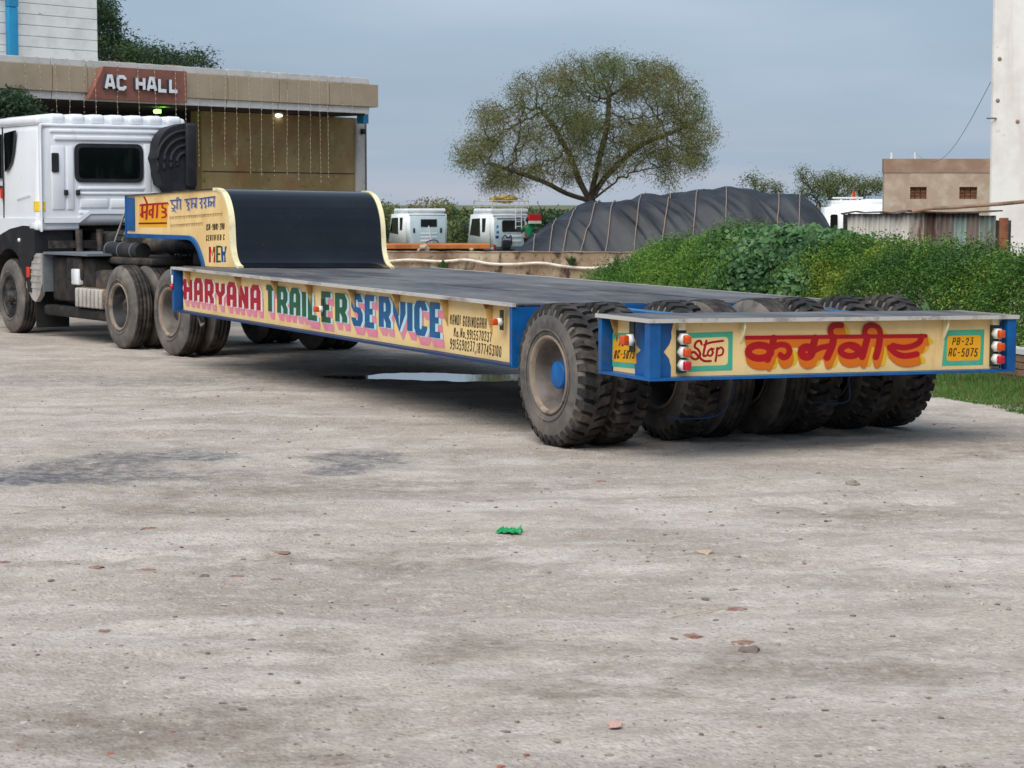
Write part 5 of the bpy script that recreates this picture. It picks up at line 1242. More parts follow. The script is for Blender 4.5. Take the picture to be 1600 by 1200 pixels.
rp = [(1318, 333), (1340, 329), (1352, 331), (1378, 330), (1400, 332), (1420, 328), (1446, 330), (1480, 331), (1510, 331), (1540, 330), (1567, 328)]
top = [tuple(at(x, y, ZS-.07)) for x, y in rp]
mb = MB(); vs = []
for (x, y, z_) in top: vs += [(x, y, z_), (x+.3, y+2.2, z_-.01), (x+.3, y+2.2, z_-.03), (x, y, z_-.022)]
fs = []
for i in range(len(top)-1):
    for k in range(4): fs.append((4*i+k, 4*i+(k+1) % 4, 4*i+4+(k+1) % 4, 4*i+4+k))
mb.add(vs, fs).build('roof_sheet', GALVD, sh)
MB().rbox(at(1568, 0, ZS-.3).x, at(1582, 0, ZS-.3).x, ZS-.34, ZS-.28, .9, at(0, 340, ZS).z, .01, 1).build('rusty_panel', M('rusty_panel', srgb(138, 88, 58), .8, layers=((srgb(100, 60, 40), 3, .45, .65),)), sh)
MB().box(at(1332, 0, ZS+2).x, at(1570, 0, ZS+2).x, ZS+1.9, ZS+2.0, 0, 1.5).build('back_wall', GALVD, sh)
lg = MB().tube(smooth([tuple(at(x, y, ZS-.1)) for x, y in ((1425, 331), (1450, 326), (1490, 324), (1530, 321), (1570, 318), (1620, 313))], 4), [.028]*21, 8)
tag(lg.build('timber_pole', M('weathered_timber', srgb(150, 122, 104), .9, layers=((srgb(112, 90, 78), 4, .45, .65),))), 'long weathered timber pole laid across the shed roof', 'pole')
# white truck behind the shed
ZK = 86.
k_ = ZK/FPX; zz = lambda y: at(0, y, ZK).z-LOW
wt = empty('white_box_truck', (at(1290, 360, ZK).x, ZK, LOW), 0., 'white truck with roof rail half hidden by the corrugated shed', 'truck')
HZ = zz(313)
bm = bmesh.new(); bmesh.ops.create_cube(bm, size=1)
for v in bm.verts:
    x, y, z = v.co; v.co = ((0 if z < 0 else .10) if x < 0 else 3.4, 0 if y < 0 else 2.3, .9 if z < 0 else HZ)
bmesh.ops.bevel(bm, geom=list(bm.edges), offset=.28, segments=5, affect='EDGES')
me = bpy.data.meshes.new('body'); bm.to_mesh(me); bm.free(); me.materials.append(CABW); me.polygons.foreach_set('use_smooth', [True]*len(me.polygons)); link('body', me, wt)
rr_prism(7*k_, 18.5*k_, zz(361), zz(335), .08, -.02, .01).build('window', GLASS, wt)
MB().box(27*k_, 39*k_, -.015, .01, zz(370), zz(335)).build('door_opening', DARK, wt)
MB().rbox(12*k_, 60*k_, .3, .40, zz(311), zz(308), .02, 1).build('roof_rail', FARW, wt)
for x in (24, 50): MB().box(x*k_, (x+3)*k_, .3, .40, zz(316), zz(311.2)).build('rail_post', FARW, wt)
MB().rbox(64*k_, 128*k_, .4, 1.8, HZ-.1, zz(311), .06, 2).build('roof_box', FARW, wt)
for x in (.8, 2.8): wheel(wt, x, .0, .52, RIBT, RIM2).rotation_euler = (0, 0, PI/2)
p = at(1338, 312, ZK)
fl = MB().add([(p.x-.16, ZK+.6, p.z-.03), (p.x+.13, ZK+.6, p.z-.03), (p.x+.09, ZK+.64, p.z+.22), (p.x+.0, ZK+.68, p.z+.46), (p.x-.08, ZK+.62, p.z+.20)], [(0, 1, 2, 3, 4)])
fo = empty('orange_flag', (0, 0, 0), 0, 'small orange cloth flag tied on the white truck roof', 'flag')
o = fl.build('cloth', M('orange_cloth', srgb(232, 92, 42), .8), fo); md = o.modifiers.new('th', 'SOLIDIFY'); md.thickness = .02
MB().tube([(p.x, ZK+.6, p.z-.08), (p.x, ZK+.6, p.z+.48)], .02, 5).build('stick', DKMETAL, fo)
# ================================================================ VEGETATION
def leafmat(name, c1, c2, tr=.25, sc=1.5, rough=.55):
    return M(name, c1, rough, layers=((c2, sc, .4, .62),), spec=.35, translucent=tr)
BARK = M('grey_brown_bark', (.085, .068, .055), .9, layers=((.05, .04, .033), 6, .45, .65) and (((.045, .036, .03), 6, .45, .65),), bump=.4, bscale=12)
L_OLIVE = [leafmat('olive_leaf', (.215, .22, .075), (.165, .18, .06)), leafmat('brown_olive_leaf', (.235, .185, .08), (.20, .175, .07)), leafmat('green_leaf_tree', (.165, .20, .055), (.12, .16, .05))]
L_DARKG = [leafmat('dark_green_leaf', (.045, .085, .03), (.03, .06, .028)), leafmat('mid_green_leaf', (.06, .11, .035), (.04, .08, .03)), leafmat('blue_green_leaf', (.05, .10, .055), (.035, .075, .04))]
L_FEATH = [leafmat('bright_green_leaf', (.11, .25, .04), (.08, .20, .032)), leafmat('deep_green_leaf', (.06, .15, .026), (.045, .11, .025)), leafmat('lime_leaf', (.18, .31, .05), (.13, .25, .04))]
L_CREEP = [leafmat('creeper_leaf', (.10, .22, .07), (.075, .175, .055)), leafmat('creeper_leaf_pale', (.15, .27, .12), (.11, .22, .09)), leafmat('creeper_leaf_dark', (.045, .115, .04), (.035, .09, .035))]
L_HEDGE = [leafmat('hedge_leaf', (.085, .195, .03), (.065, .15, .026)), leafmat('hedge_leaf_yellow', (.24, .32, .04), (.13, .23, .034)), leafmat('hedge_leaf_dark', (.05, .12, .024), (.038, .09, .02))]

def colonize(base, attr, step, kill, trunk=None, iters=120, seed=0, limbs=(), wob=.38):
    nodes = [np.array(p, float) for p in (trunk or [base])]; par = [-1]+list(range(len(nodes)-1)); top_i = len(nodes)-1
    for L in limbs:
        last = top_i; L = smooth(L, 3)
        for q in L[1:]: nodes.append(np.array(q, float)); par.append(last); last = len(nodes)-1
    N = np.array(nodes); P = list(par)
    A = attr.copy(); alive = np.ones(len(A), bool)
    D = np.linalg.norm(A[:, None]-N[None], axis=2); near = D.argmin(1); nd = D.min(1)
    r = np.random.default_rng(seed)
    for it in range(iters):
        if not alive.any(): break
        ids = np.where(alive)[0]; acc = {}
        dirs = (A[ids]-N[near[ids]]); dirs /= np.linalg.norm(dirs, axis=1)[:, None]+1e-9
        S = np.zeros_like(N); C = np.zeros(len(N)); np.add.at(S, near[ids], dirs); np.add.at(C, near[ids], 1)
        k = np.where(C > 0)[0]; d = S[k]/np.maximum(C[k], 1)[:, None]+r.normal(scale=wob, size=(len(k), 3)); d /= np.linalg.norm(d, axis=1)[:, None]+1e-9
        new = N[k]+d*step
        n0 = len(N); N = np.vstack([N, new]); P += list(k)
        Dn = np.linalg.norm(A[:, None]-new[None], axis=2); m = Dn.argmin(1); mv = Dn.min(1)
        up = mv < nd; near[up] = n0+m[up]; nd[up] = mv[up]
        alive &= nd > kill
        if len(N) > 9000: break
    return N, np.array(P)

def tree_mesh(N, P, r_tip, power, rmax, name, mat, parent):
    n = len(N); ch = np.zeros(n); w = np.zeros(n)
    kids = np.bincount(P[1:], minlength=n)
    w[kids == 0] = 1
    for i in range(n-1, 0, -1): w[P[i]] += max(w[i], 1e-6)
    rad = np.minimum(r_tip*np.maximum(w, 1)**power, rmax)
    V, F = [], []; K = 5
    d = np.zeros_like(N)
    d[1:] = N[1:]-N[P[1:]]; d[0] = (0, 0, 1); d /= np.linalg.norm(d, axis=1)[:, None]+1e-9
    ref = np.where(np.abs(d[:, 2:3]) > .9, np.array([[1., 0, 0]]), np.array([[0, 0, 1.]]))
    a = np.cross(d, ref); a /= np.linalg.norm(a, axis=1)[:, None]+1e-9; b = np.cross(a, d)
    ang = np.arange(K)*2*PI/K
    ring = lambda c, i, rr: c[:, None]+(a[i][:, None]*np.cos(ang)[None, :, None]+b[i][:, None]*np.sin(ang)[None, :, None])*rr[:, None, None]
    i = np.arange(1, n); pr = np.minimum(rad[P[i]], rad[i]*1.35)
    lo = ring(N[P[i]], i, pr); hi = ring(N[i], i, rad[i]); m = len(i)
    V = np.concatenate([lo.reshape(-1, 3), hi.reshape(-1, 3)]); off = m*K
    q = np.arange(m)[:, None]*K+np.arange(K)[None]; q2 = np.arange(m)[:, None]*K+(np.arange(K)[None]+1) % K
    F = np.stack([q, q2, q2+off, q+off], -1).reshape(-1, 4)
    return link(name, mesh_np(name, V, F, [mat], smooth=True), parent), rad, kids

def round_leaves(P, size, r, up):
    n = len(P); nn = r.normal(size=(n, 3))*.55; nn[:, 2] += up*.5; nn[:, 1] -= .7; nn /= np.linalg.norm(nn, axis=1)[:, None]
    a = np.cross(nn, r.normal(size=(n, 3))); a /= np.linalg.norm(a, axis=1)[:, None]; b = np.cross(nn, a); sz = size*(.35+.4*r.random(n))
    ang = np.arange(7)*2*PI/7; rad = np.array([1.12, .95, .9, .72, .72, .9, .95])
    V = P[:, None]+(a[:, None]*(np.cos(ang)*rad)[None, :, None]+b[:, None]*(np.sin(ang)*rad)[None, :, None]+nn[:, None]*(-.16*np.abs(np.sin(ang)))[None, :, None])*sz[:, None, None]
    return V.reshape(-1, 3), np.arange(7*n).reshape(n, 7)
def blob_points(blobs, n, Y, depth, seed=0, edge=.35):
    """points filling px-space blobs (cx,cy,rx,ry[,weight]) given at distance Y, with real depth"""
    r = np.random.default_rng(seed); area = np.array([b[2]*b[3] for b in blobs], float); area /= area.sum(); out = []
    for b, a in zip(blobs, area):
        k = max(1, int(n*a)); d = r.normal(size=(k, 3)); d /= np.linalg.norm(d, axis=1)[:, None]; rr = r.random(k)**edge
        c = np.array(at(b[0], b[1], Y)); s = Y/FPX
        dz = depth if len(b) < 5 else b[4]
        out.append(c+d*rr[:, None]*np.array([b[2]*s, dz, b[3]*s]))
    return np.concatenate(out)

def make_tree(name, label, base, blobs, Y, depth, n_attr, step, kill, mats, leaf, n_leaf, r_tip, power, rmax, seed=0, trunk=None, droop=.3, spread=.22, aspect=.4, cat='tree', group=None, leaf_kids=1, limbs=(), clump=0):
    t = empty(name, base, 0, label, cat, group); b = np.array(base)
    A = blob_points(blobs, n_attr, Y, depth, seed)-b
    if clump: A = A[vnoise(A[:, 0]*clump+60, A[:, 2]*clump*1.5+60, seed+2)+.5*vnoise(A[:, 1]*clump+60, A[:, 0]*clump+9, seed+3) > .50]
    tr = [np.array(p)-b for p in trunk] if trunk else [np.zeros(3), np.array([0, 0, .5])]
    N, P = colonize(np.zeros(3), A, step, kill, tr, seed=seed, limbs=[[np.array(p)-b for p in L] for L in limbs])
    o, rad, kids = tree_mesh(N, P, r_tip, power, rmax, 'trunk', BARK, t)
    r = np.random.default_rng(seed+5)
    thin = np.where(rad < r_tip*leaf_kids*2.2)[0]; thin = thin[thin > 3]
    wt = np.ones(len(thin)) if not clump else .34+np.clip(vnoise(N[thin][:, 0]*1.3+80, N[thin][:, 2]*1.9+80, seed+7)-.30, 0, 1)**1.2*1.9
    src = r.choice(thin, n_leaf, p=wt/wt.sum()); pos = N[src]+r.normal(scale=spread, size=(n_leaf, 3)); pos[:, 2] -= droop*spread*r.random(n_leaf)
    V, F = leaves(pos, leaf, r, .3, aspect, flat=-droop)
    cl = vnoise(N[src][:, 0]*.7+50, N[src][:, 2]*.7+50, seed+9)+r.normal(scale=.16, size=n_leaf)
    mi = np.digitize(cl, [.42, .60])
    link('crown', mesh_np('crown', V, F, mats, mi), t)
    return t
# the big tree behind the heap
ZB = 85.
base = at(925, 330, ZB); base.z = LOW
trunk = [(base.x, ZB, LOW), tuple(at(925, 334, ZB)), tuple(at(924, 322, ZB)), tuple(at(922, 313, ZB))]
BL = [(748, 225, 42, 26), (770, 190, 46, 34), (815, 205, 60, 36), (845, 150, 58, 42), (900, 125, 62, 44), (960, 118, 62, 38), (1020, 130, 52, 42), (1065, 165, 44, 46), (1085, 210, 36, 40), (930, 185, 90, 40), (1010, 200, 70, 46), (860, 230, 70, 30), (735, 250, 34, 14), (800, 262, 40, 16), (1070, 250, 40, 24), (1040, 262, 16, 26), (770, 285, 26, 16), (850, 270, 40, 18), (800, 285, 34, 14), (960, 245, 60, 24), (905, 262, 40, 20), (1045, 285, 10, 14), (870, 292, 18, 10)]
LIMBS = [[at(920, 313, ZB), at(885, 302, ZB-.5), at(850, 284, ZB-.8), at(805, 268, ZB-1.2), at(765, 255, ZB-1.6)],
         [at(921, 313, ZB), at(905, 282, ZB+.3), at(893, 250, ZB+.6), at(872, 210, ZB+1), at(845, 170, ZB+1.2)],
         [at(922, 313, ZB), at(928, 285, ZB-.2), at(936, 250, ZB-.6), at(948, 200, ZB-.9), at(952, 150, ZB-.8)],
         [at(924, 313, ZB), at(940, 284, ZB), at(962, 260, ZB+.4), at(992, 232, ZB+.8), at(1030, 214, ZB+1.2), at(1070, 200, ZB+1.4)],
         [at(926, 313, ZB), at(944, 298, ZB-1), at(962, 285, ZB-1.3)]]
make_tree('spreading_tree', 'large spreading thorn tree with olive brown crown behind the tarpaulin heap', tuple(base), BL, ZB, 3.6, 5200, .22, .27, L_OLIVE, .10, 118000, .009, .46, .26, seed=3, trunk=trunk, limbs=LIMBS, droop=.9, spread=.18, aspect=.21, clump=.85)
# hall tree
ZH = 54.
base = at(120, 330, ZH); base.z = LOW
make_tree('feathery_tree', 'dark green feathery tree rising behind the hall roof', tuple(base), [(150, 15, 30, 28), (165, 50, 26, 34), (190, 82, 50, 22), (245, 92, 44, 14), (290, 97, 32, 8), (325, 95, 16, 4), (100, 60, 50, 40)], ZH, 1.6, 900, .18, .24, [L_DARKG[1], L_DARKG[2], L_DARKG[0]], .10, 20000, .008, .46, .22, seed=11, trunk=[tuple(base), tuple(at(125, 150, ZH)), tuple(at(130, 100, ZH))], droop=.4, spread=.13, aspect=.35)
base = at(20, 330, 33.5); base.z = 0
make_tree('small_neem', 'small leafy green tree between the white cab and the hall canopy', tuple(base), [(8, 160, 30, 22), (35, 165, 24, 14), (20, 190, 36, 20)], 33.5, .6, 260, .12, .16, L_DARKG, .07, 9000, .006, .45, .08, seed=17, droop=.3, spread=.07, aspect=.4)
# thorn shrubs behind the heap on the right
for i, (bx_, bl, Yb, lab, nl) in enumerate((((1195, 300), [(1170, 275, 8, 8), (1185, 283, 14, 8), (1205, 292, 22, 9), (1200, 305, 30, 10)], 94, 'sparse thorny shrub behind the high end of the tarpaulin', 2200),
                                        ((1310, 320), [(1248, 268, 10, 6), (1275, 285, 26, 14), (1310, 282, 30, 14), (1345, 288, 34, 14), (1375, 290, 24, 14), (1300, 302, 60, 14)], 96, 'feathery thorn tree between the heap and tan building', 9000))):
    b = at(bx_[0], bx_[1], Yb); b.z = LOW
    make_tree('thorn_shrub', lab, tuple(b), bl, Yb, 1.4, 520 if i else 200, .20, .26, [L_DARKG[0], L_DARKG[2], L_OLIVE[2]], .11, nl, .014, .42, .14, seed=23+i, droop=.2, spread=.15, aspect=.3)
# far bushes on the plain
def cloud_bush(name, label, blobs, Y, depth, n, leaf, mats, seed, base_px, cat='bush', group=None, aspect=.5, spread=0.):
    b = at(base_px[0], base_px[1], Y); b.z = LOW if Y > 38 else 0
    t = empty(name, tuple(b), 0, label, cat, group); r = np.random.default_rng(seed)
    P = blob_points(blobs, n, Y, depth, seed, .4)-np.array(b); P += r.normal(scale=leaf*1.2, size=P.shape)
    V, F = leaves(P, leaf, r, .6, aspect); mi = np.digitize(vnoise(P[:, 0]*.9+40, P[:, 2]*.9+40, seed)+r.normal(scale=.15, size=len(P)), [.42, .62])
    link('crown', mesh_np('crown', V, F, mats, mi), t)
    mb = MB()
    for k in range(9):
        e = P[r.integers(len(P))]*.8; mb.tube([(e[0]*.15, e[1]*.15, 0), (e[0]*.5, e[1]*.5, e[2]*.55), tuple(e)], [.05*leaf/.15, .035*leaf/.15, .012*leaf/.15], 5)
    mb.build('stems', BARK, t); return t
cloud_bush('far_bush', 'hazy olive bush right beside the black ramp top', [(598, 346, 24, 24), (610, 362, 18, 26)], 150, 2.5, 5000, .19, [L_OLIVE[2], L_OLIVE[0], L_DARKG[1]], 31, (600, 390))
cloud_bush('far_bush', 'green bush between the two white truck cabs', [(705, 368, 30, 20), (728, 362, 22, 22), (690, 382, 40, 12)], 140, 2.5, 5200, .19, [L_DARKG[1], L_OLIVE[2], L_DARKG[1]], 32, (710, 390))
cloud_bush('far_bush', 'low grey brown bush above the small white cab', [(668, 327, 26, 8), (695, 323, 12, 9), (650, 335, 20, 10)], 160, 2, 1600, .22, [L_OLIVE[1], L_OLIVE[1], L_OLIVE[2]], 33, (680, 390))
cloud_bush('far_bush', 'green bush between the rack truck and the tarpaulin', [(845, 358, 26, 18), (835, 378, 24, 20), (870, 352, 26, 10)], 130, 2, 4500, .24, L_DARKG, 34, (845, 390))
# distant tree belt that closes the plain (reads as one mass)
r = np.random.default_rng(77); n = 26000
X = r.uniform(-260, 260, n); hgt = .9+1.0*vnoise(X*.09+99, X*0, 5)+.9*vnoise(X*.4+9, X*0, 6); Pz = LOW+hgt*r.random(n)**.7; Py = 420+r.uniform(-6, 6, n)
V, F = leaves(np.stack([X, Py, Pz], 1), 1.1, r, .5, .7)
# unseen belt added behind the camera to darken the ramp's reflection
n2 = 42000; X2 = r.uniform(-60, 130, n2); h2 = 5+2.5*vnoise(X2*.12+40, X2*0, 15); P2 = np.stack([X2, -34+r.uniform(-3, 3, n2)+.0035*X2**2, h2*r.random(n2)**.8], 1)
V2, F2 = leaves(P2, .9, r, .5, .8); F = np.concatenate([F, F2+len(V)]); V = np.concatenate([V, V2]); n += n2
tag(link('distant_trees', mesh_np('distant_trees', V, F, [L_DARKG[0], L_OLIVE[2], L_DARKG[1]], r.integers(0, 3, n))), 'far tree belt along the horizon, with an added unseen one behind the camera', 'trees', kind='stuff')

# ---- hedge along the yard: three kinds of growth on one line
HA, HBp = np.array([6.75, 18.9]), np.array([1.72, 35.7]); hdir = (HBp-HA)/np.linalg.norm(HBp-HA); hnor = np.array([-hdir[1], hdir[0]]); HL = np.linalg.norm(HBp-HA)
if hnor[1] > 0: hnor = -hnor            # towards the yard (camera side)
def hedge_s(x):                          # photo column -> distance along hedge line
    d = ray(x, YH)[:2]; Amat = np.array([hdir, -d]).T; s, t = np.linalg.solve(Amat, -HA); return s
TOPS = [(940, .2), (975, .62), (1005, .95), (1040, 1.16), (1090, 1.38), (1150, 1.58), (1200, 1.60), (1260, 1.58), (1300, 1.50), (1340, 1.47), (1400, 1.52), (1460, 1.47), (1520, 1.50), (1590, 1.46), (1700, 1.5)]
ts = np.array([hedge_s(x) for x, _ in TOPS]); th_ = np.array([h for _, h in TOPS]); o_ = np.argsort(ts); ts, th_ = ts[o_], th_[o_]
def hedge_pts(s0, s1, n, seed, depth=.85, fuzz=.10, inner=.62):
    r = np.random.default_rng(seed); s = r.uniform(s0, s1, n); a = r.random(n)**.85*PI*.62      # 0 = front foot .. over the top
    H = np.interp(s, ts, th_)*.93; lump = .93+.09*(vnoise(s*2.2+30, a*2+30, seed)-.5)*2+.07*(vnoise(s*6+30, a*5+30, seed+1)-.5)*2
    rr = (inner+(1-inner)*r.random(n)**.5)*lump
    ca = np.sign(np.cos(a))*np.abs(np.cos(a))**.65; sa = np.abs(np.sin(a))**.75
    off = ca*depth*rr; z = sa*H*rr
    P = HA+s[:, None]*hdir+off[:, None]*hnor
    return np.c_[P, z]+r.normal(scale=fuzz*.5, size=(n, 3)), s, rr
def growth(name, label, s0, s1, n, leaf, mats, seed, aspect, spikes, depth=.85, fuzz=.1, up=.5, cuts=(.45, .66)):
    c = HA+hdir*(s0+s1)/2; t = empty(name, (c[0], c[1], 0), 0, label, 'hedge', 'green growth along the yard edge'); b = np.array([c[0], c[1], 0])
    P, s, rr = hedge_pts(s0, s1, n, seed, depth, fuzz); P[:, 2] = np.maximum(P[:, 2], .02); r = np.random.default_rng(seed+3)
    V, F = round_leaves(P-b, leaf, r, up) if aspect > .8 else leaves(P-b, leaf, r, up, aspect)
    cl = vnoise(s*1.6+20, P[:, 2]*2.4+20, seed+4)*.8+.2*rr+r.normal(scale=.12, size=n); mi = np.digitize(cl, cuts)
    mi = np.choose(mi, [1 if len(mats) > 2 else 0, 0, 2]) if False else mi
    link('foliage', mesh_np('foliage', V, F, [mats[2], mats[0], mats[1]] if name != 'feathery_bush' else [mats[1], mats[0], mats[2]], mi), t)
    # shoots standing proud of the mass
    sp = []; mb = MB()
    Q, s2, _ = hedge_pts(s0, s1, spikes, seed+8, depth*.8, .02, .95)
    for q in Q-b:
        d = np.array([r.normal()*.35, r.normal()*.35, 1.]); L = r.uniform(.06, .2); k = int(L/.018)
        tt = r.random(k); sp.append(q+d*L*tt[:, None]+r.normal(scale=.018, size=(k, 3)))
        mb.tube([tuple(q-d*.25), tuple(q+d*L)], [.006, .002], 3, caps=False)
    sp = np.concatenate(sp); V, F = leaves(sp, leaf*.85, r, up, aspect)
    tag(link('shoots', mesh_np('shoots', V, F, [mats[0], mats[1]], r.integers(0, 2, len(sp))), t), kind='stuff')
    # stems inside
    for q in (hedge_pts(s0, s1, 150, seed+9, depth*.7, .05, .6)[0]-b):
        f = np.array([q[0]*1.0+r.normal()*.15, q[1]+r.normal()*.15, 0]); mb.tube([(f[0], f[1], 0), tuple((f+q)/2+r.normal(scale=.08, size=3)), tuple(q)], [.014, .010, .005], 4, caps=False)
    mb.build('stems', BARK, t); return t
sA, sB, sC, sD = hedge_s(1760), hedge_s(1335), hedge_s(1185), hedge_s(978)
growth('clipped_hedge', 'yellow green small-leaved hedge right of the creeper, before the iron shed', 0, sB+.9, 120000, .038, L_HEDGE, 51, .5, 90, cuts=(.46, .78))
hx = bpy.data.objects['clipped_hedge']; Pn, sn, _ = hedge_pts(-11, .05, 22000, 58, .85, .1); r = np.random.default_rng(59)
Vn, Fn = leaves(Pn-np.array(hx.location), .085, r, .5, .5); link('foliage', mesh_np('foliage', Vn, Fn, [L_HEDGE[2], L_HEDGE[0]], r.integers(0, 2, len(Pn))), hx)
growth('creeper_mound', 'round-leaved blue green creeper smothering the middle of the hedge', sB-.05, sC+.25, 24000, .066, L_CREEP, 52, .85, 20, depth=.95, fuzz=.06, up=1.2)
growth('feathery_bush', 'bright green feathery bush at the far left end of the hedge', sC-.9, sD, 60000, .062, L_FEATH, 53, .26, 160, depth=1.0, fuzz=.16)
# pale cane rails inside the hedge
CANE = M('pale_cane', srgb(190, 176, 140), .8)
for i, (x0, y0, x1, y1) in enumerate(((1365, 453, 1418, 453), (1530, 459, 1566, 456))):
    Zc = (HA+hdir*hedge_s(x0))[1]-.75; Zd = (HA+hdir*hedge_s(x1))[1]-.75
    tag(MB().tube([tuple(at(x0, y0, Zc)), tuple(at(x1, y1, Zd))], .010, 6).build('cane', CANE), ['pale cane stick lying in the hedge above the wheels', 'pale cane stick in the hedge near the right edge'][i], 'stick')
# low brick kerb wall in front of the hedge
BRICK = M('brown_brick', srgb(140, 112, 92), .9, layers=((srgb(112, 84, 66), 5, .45, .65),), bump=.4, bscale=25)
kw = empty('kerb_wall', (0, 0, 0), 0, 'low brown brick wall with pale cap at the foot of the hedge', 'wall')
def kpt(s, off, z): p = HA+hdir*s+hnor*(1.0+off); return (p[0], p[1], z)
def kbox(s0, s1, o0, o1, z0, z1):
    vs = [kpt(s, o, z) for z in (z0, z1) for o in (o0, o1) for s in (s0, s1)]
    return MB().add(vs, [(0, 2, 3, 1), (4, 5, 7, 6), (0, 1, 5, 4), (2, 6, 7, 3), (0, 4, 6, 2), (1, 3, 7, 5)])
sK = hedge_s(1500)
kbox(0, sK, -.12, .0, 0, .29).build('mortar_core', CONC, kw)
kbox(-.02, sK+.02, -.15, .035, .305, .36).build('cap', FWHT, kw)
s = 0.
for r_ in range(4):
    s = -.11*(r_ % 2)
    while s < sK-.1:
        kbox(max(s, 0)+.004, s+.212, .001, .018+random.uniform(0, .006), .012+.073*r_, .075+.073*r_).build('brick', BRICK, kw); s += .222
# grass at its foot
GRASSM = [leafmat('grass_blade', (.085, .21, .03), (.065, .16, .025)), leafmat('grass_blade_pale', (.11, .20, .04), (.08, .16, .03)), leafmat('dry_grass_blade', (.22, .19, .09), (.16, .15, .06))]
r = np.random.default_rng(61); n = 48000
s = r.uniform(-.5, sK+2.5, n); off = 1.03+r.random(n)**1.4*1.55
keep = off < 1.15+1.35*np.clip(vnoise(s*1.1+7, off*.8+7, 8)*1.5, .25, 1); s, off = s[keep], off[keep]; n = len(s)
P = HA+s[:, None]*hdir+off[:, None]*hnor
hgt = (.03+.09*r.random(n))*np.clip(1.6-off*.5, .4, 1.2); lean = r.normal(scale=.35, size=(n, 2))*hgt[:, None]; wdt = .0045+.0035*r.random(n); an = r.random(n)*PI
zz = yard_height(P[:, 0], P[:, 1])
V = np.stack([np.c_[P[:, 0]-np.cos(an)*wdt, P[:, 1]-np.sin(an)*wdt, zz], np.c_[P[:, 0]+np.cos(an)*wdt, P[:, 1]+np.sin(an)*wdt, zz], np.c_[P+lean, zz+hgt]], 1).reshape(-1, 3)
tag(link('grass', mesh_np('grass', V, np.arange(3*n).reshape(n, 3), GRASSM, np.minimum(r.integers(0, 12, n)//5, 2))), 'strip of short green grass below the kerb wall', 'grass', kind='stuff')
# single plants
def rosette(name, label, p, n, L, mats, seed, upright=1., wide=.25, cat='plant'):
    r = np.random.default_rng(seed); t = empty(name, p, 0, label, cat); mb = MB()
    for k in range(n):
        a = r.random()*2*PI; tilt = r.uniform(.15, .9)/upright; d = Vector((math.cos(a)*tilt, math.sin(a)*tilt, 1)).normalized(); s_ = Vector((-math.sin(a), math.cos(a), 0)); l = L*r.uniform(.5, 1.1); b0 = Vector((math.cos(a), math.sin(a), 0))*.02
        mid = b0+d*l*.55; tip = b0+d*l-Vector((0, 0, l*.12)); w = l*wide
        mb = MB().add([b0[:], (mid+s_*w/2)[:], tip[:], (mid-s_*w/2)[:], (mid-Vector((0, 0, w*.12)))[:]], [(0, 1, 4), (0, 4, 3), (1, 2, 4), (4, 2, 3)], 0, True)
        mb.build('leaf', mats[k % len(mats)], t)
    return t
g = onground(1572, 560); sK2 = hedge_s(1572); p = HA+hdir*sK2+hnor*.95
rosette('leafy_weed', 'pale leafy weed standing by the hedge near the rear beam end', (p[0], p[1], .36), 26, .42, L_CREEP, 71, 1.5, .22)
for i, x in enumerate((690, 892)):
    d = ray(x, 415); P0_ = np.array(WA[:2]); nn = np.array(wnor[:2]); t = ((P0_ @ nn)+.10)/(d[:2] @ nn); q = CAM+t*d
    rosette('wall_weed', ['green weed growing from the wall left of the hose bend', 'dusty weed growing from the wall near the feathery bush'][i], (q[0], q[1], q[2]-.12*(1-i)), 16, .26-.06*i, [L_FEATH[1], L_DARKG[1]], 73+i, 1.2, .3)

# ================================================================ SMALL THINGS ON THE GROUND
r = np.random.default_rng(91)
ico = bmesh.new(); bmesh.ops.create_icosphere(ico, subdivisions=1, radius=1); IV = np.array([v.co[:] for v in ico.verts]); IF = np.array([[v.index for v in f.verts] for f in ico.faces]); ico.free()
n = 3000
py = 6.4+16*r.random(n)**1.6; pxm = r.uniform(-1, 1, n)*(py*.26+.3); size = .003+.009*r.random(n)**4
V = IV[None]*(1+.3*r.normal(size=(n, len(IV), 1))*.6)*np.stack([size*(1+r.random(n)), size*(.7+r.random(n)), size*.6], 1)[:, None]
V[..., 0] += pxm[:, None]; V[..., 1] += py[:, None]; V[..., 2] += (yard_height(pxm, py)+size*.25)[:, None]
Fg = (IF[None]+np.arange(n)[:, None, None]*len(IV)).reshape(-1, 3)
GRV = [M('grey_grit', srgb(140, 130, 122), .9), M('pale_grit', srgb(184, 175, 165), .9), M('dark_grit', srgb(118, 106, 98), .9), M('brick_grit', srgb(150, 92, 74), .9)]
tag(link('gravel', mesh_np('gravel', V.reshape(-1, 3), Fg, GRV, np.repeat(np.digitize(r.random(n), [.55, .75, .985]), len(IF)))), 'loose grit scattered over the dirt yard', 'gravel', kind='stuff')
CHIP = M('brick_chip', srgb(146, 118, 106), .9, layers=((srgb(128, 88, 74), 20, .4, .65), (srgb(176, 158, 144), 14, .5, .66)), bump=.4, bscale=60)
CHIPL = ['reddish brick chip topmost of those in the left dirt', 'brick chip near the left edge, left of a matching pair', 'brick chip just right of the chip by the left edge', 'brick chip left one of the close pair at left centre', 'brick chip right one of the close pair at left centre', 'small brick chip lowest in the left foreground dirt', 'brick chip cut by the left picture edge', 'brick chip alone above the close pair at left centre', 'small reddish chip on the dirt right of the green wrapper', 'reddish chip below the big rear left tyre', 'brick chip at the right end of the dry twig', 'brick chip below the dry twig', 'tiny red chip far right in the foreground dirt', 'brick chip beside the dark slate piece']
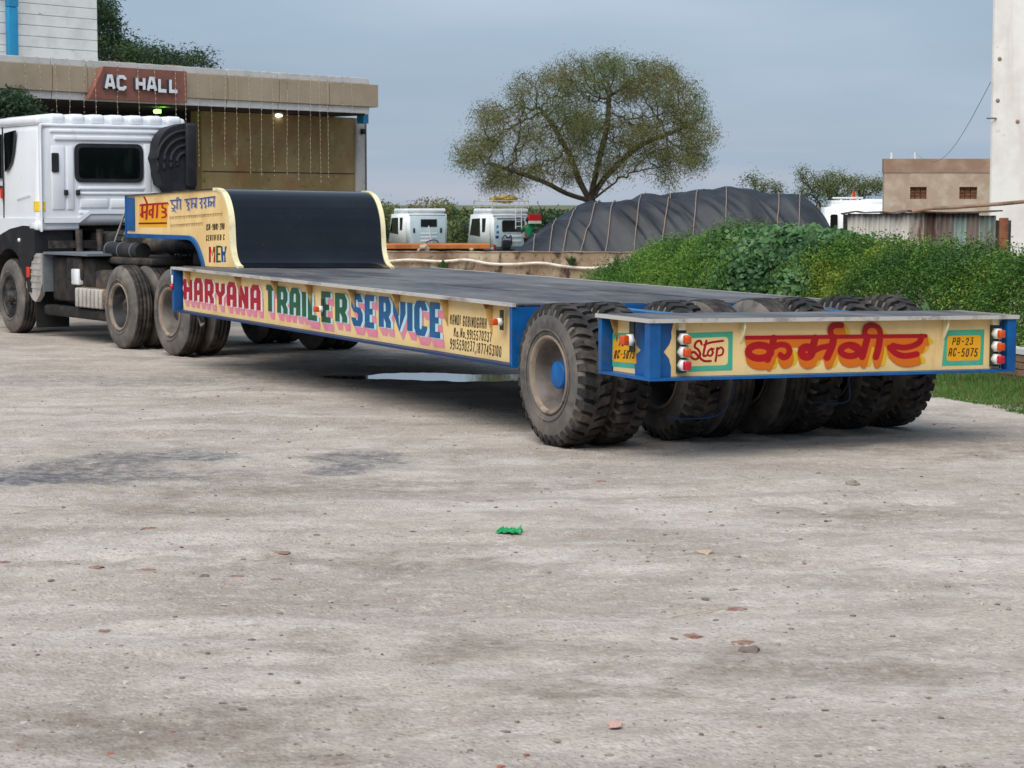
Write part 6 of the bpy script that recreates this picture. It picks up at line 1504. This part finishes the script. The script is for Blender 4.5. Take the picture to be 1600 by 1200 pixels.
for i, (x, y, s_) in enumerate(((232, 830, .05), (150, 892, .045), (228, 897, .05), (370, 904, .06), (425, 903, .055), (162, 982, .035), (5, 884, .04), (440, 868, .05), (1022, 862, .03), (940, 752, .045), (1150, 953, .05), (1082, 996, .05), (1384, 936, .02), (1160, 1005, .05))):
    g = onground(x, y); o = rock('brick_chip', (g.x, g.y, float(yard_height(np.array([g.x]), np.array([g.y]))[0])), s_, CHIPL[i], CHIP, (.8, .9, .10), i+1.3, 'brick', 'brick chips in the yard dirt', 3)
for i, (x, y, s_, lab) in enumerate(((1103, 867, .035, 'grey brown stone lying on the dirt right of the green scrap'), (1332, 760, .055, 'flat grey stone on the dirt below the rear number plate'), (1476, 600, .06, 'pale stone at the edge of the grass behind the last tyre'), (1503, 600, .07, 'bigger pale stone in the grass behind the rear beam'), (1170, 1018, .05, 'dark slate piece pressed into the foreground dirt'), (320, 905, .03, 'small dark pebble among brick chips at left'))):
    g = onground(x, y); rock('stone', (g.x, g.y, float(yard_height(np.array([g.x]), np.array([g.y]))[0])), s_, lab, [STONE, GRV[0], STONE, STONE, GRV[2], GRV[2]][i], (1, .8, .45), i+9.1, 'stone', None, 2)
# crumpled green plastic
def scrap(name, label, x, y, w, d, mat, seed, h=.03):
    g = onground(x, y); k = 12; vs = []; zb = float(yard_height(np.array([g.x]), np.array([g.y]))[0])
    for j in range(k):
        for i in range(k):
            u, v = i/(k-1)-.5, j/(k-1)-.5; q = Vector((u*5+seed, v*5, 0))
            ed = 1+.3*mnoise.noise(Vector((u*3, v*3, seed)))
            vs.append((g.x+u*w*ed, g.y+v*d*ed, zb+.008+h*abs(mnoise.noise(q))+h*.8*mnoise.noise(q*2)))
    mb = MB().add(vs, [(j*k+i, j*k+i+1, j*k+k+i+1, j*k+k+i) for j in range(k-1) for i in range(k-1)]); o = mb.build(name, mat)
    md = o.modifiers.new('th', 'SOLIDIFY'); md.thickness = .0015; return tag(o, label, 'litter')
scrap('plastic_scrap', 'crumpled bright green plastic wrapper on the dirt', 797, 834, .125, .13, M('green_plastic', srgb(20, 150, 84), .35, spec=.5), 2.2)
scrap('paper_scrap', 'faded pink paper scrap trodden into the foreground dirt', 961, 1137, .05, .08, M('pink_paper', srgb(196, 156, 146), .8), 5.7, .003)
tw_ = [tuple(onground(x, y)+Vector((0, 0, .012))) for x, y in ((1050, 968), (1085, 962), (1130, 954))]
tag(MB().tube(tw_, .0022, 5).build('twig', CANE), 'thin dry twig lying on the foreground dirt', 'twig')
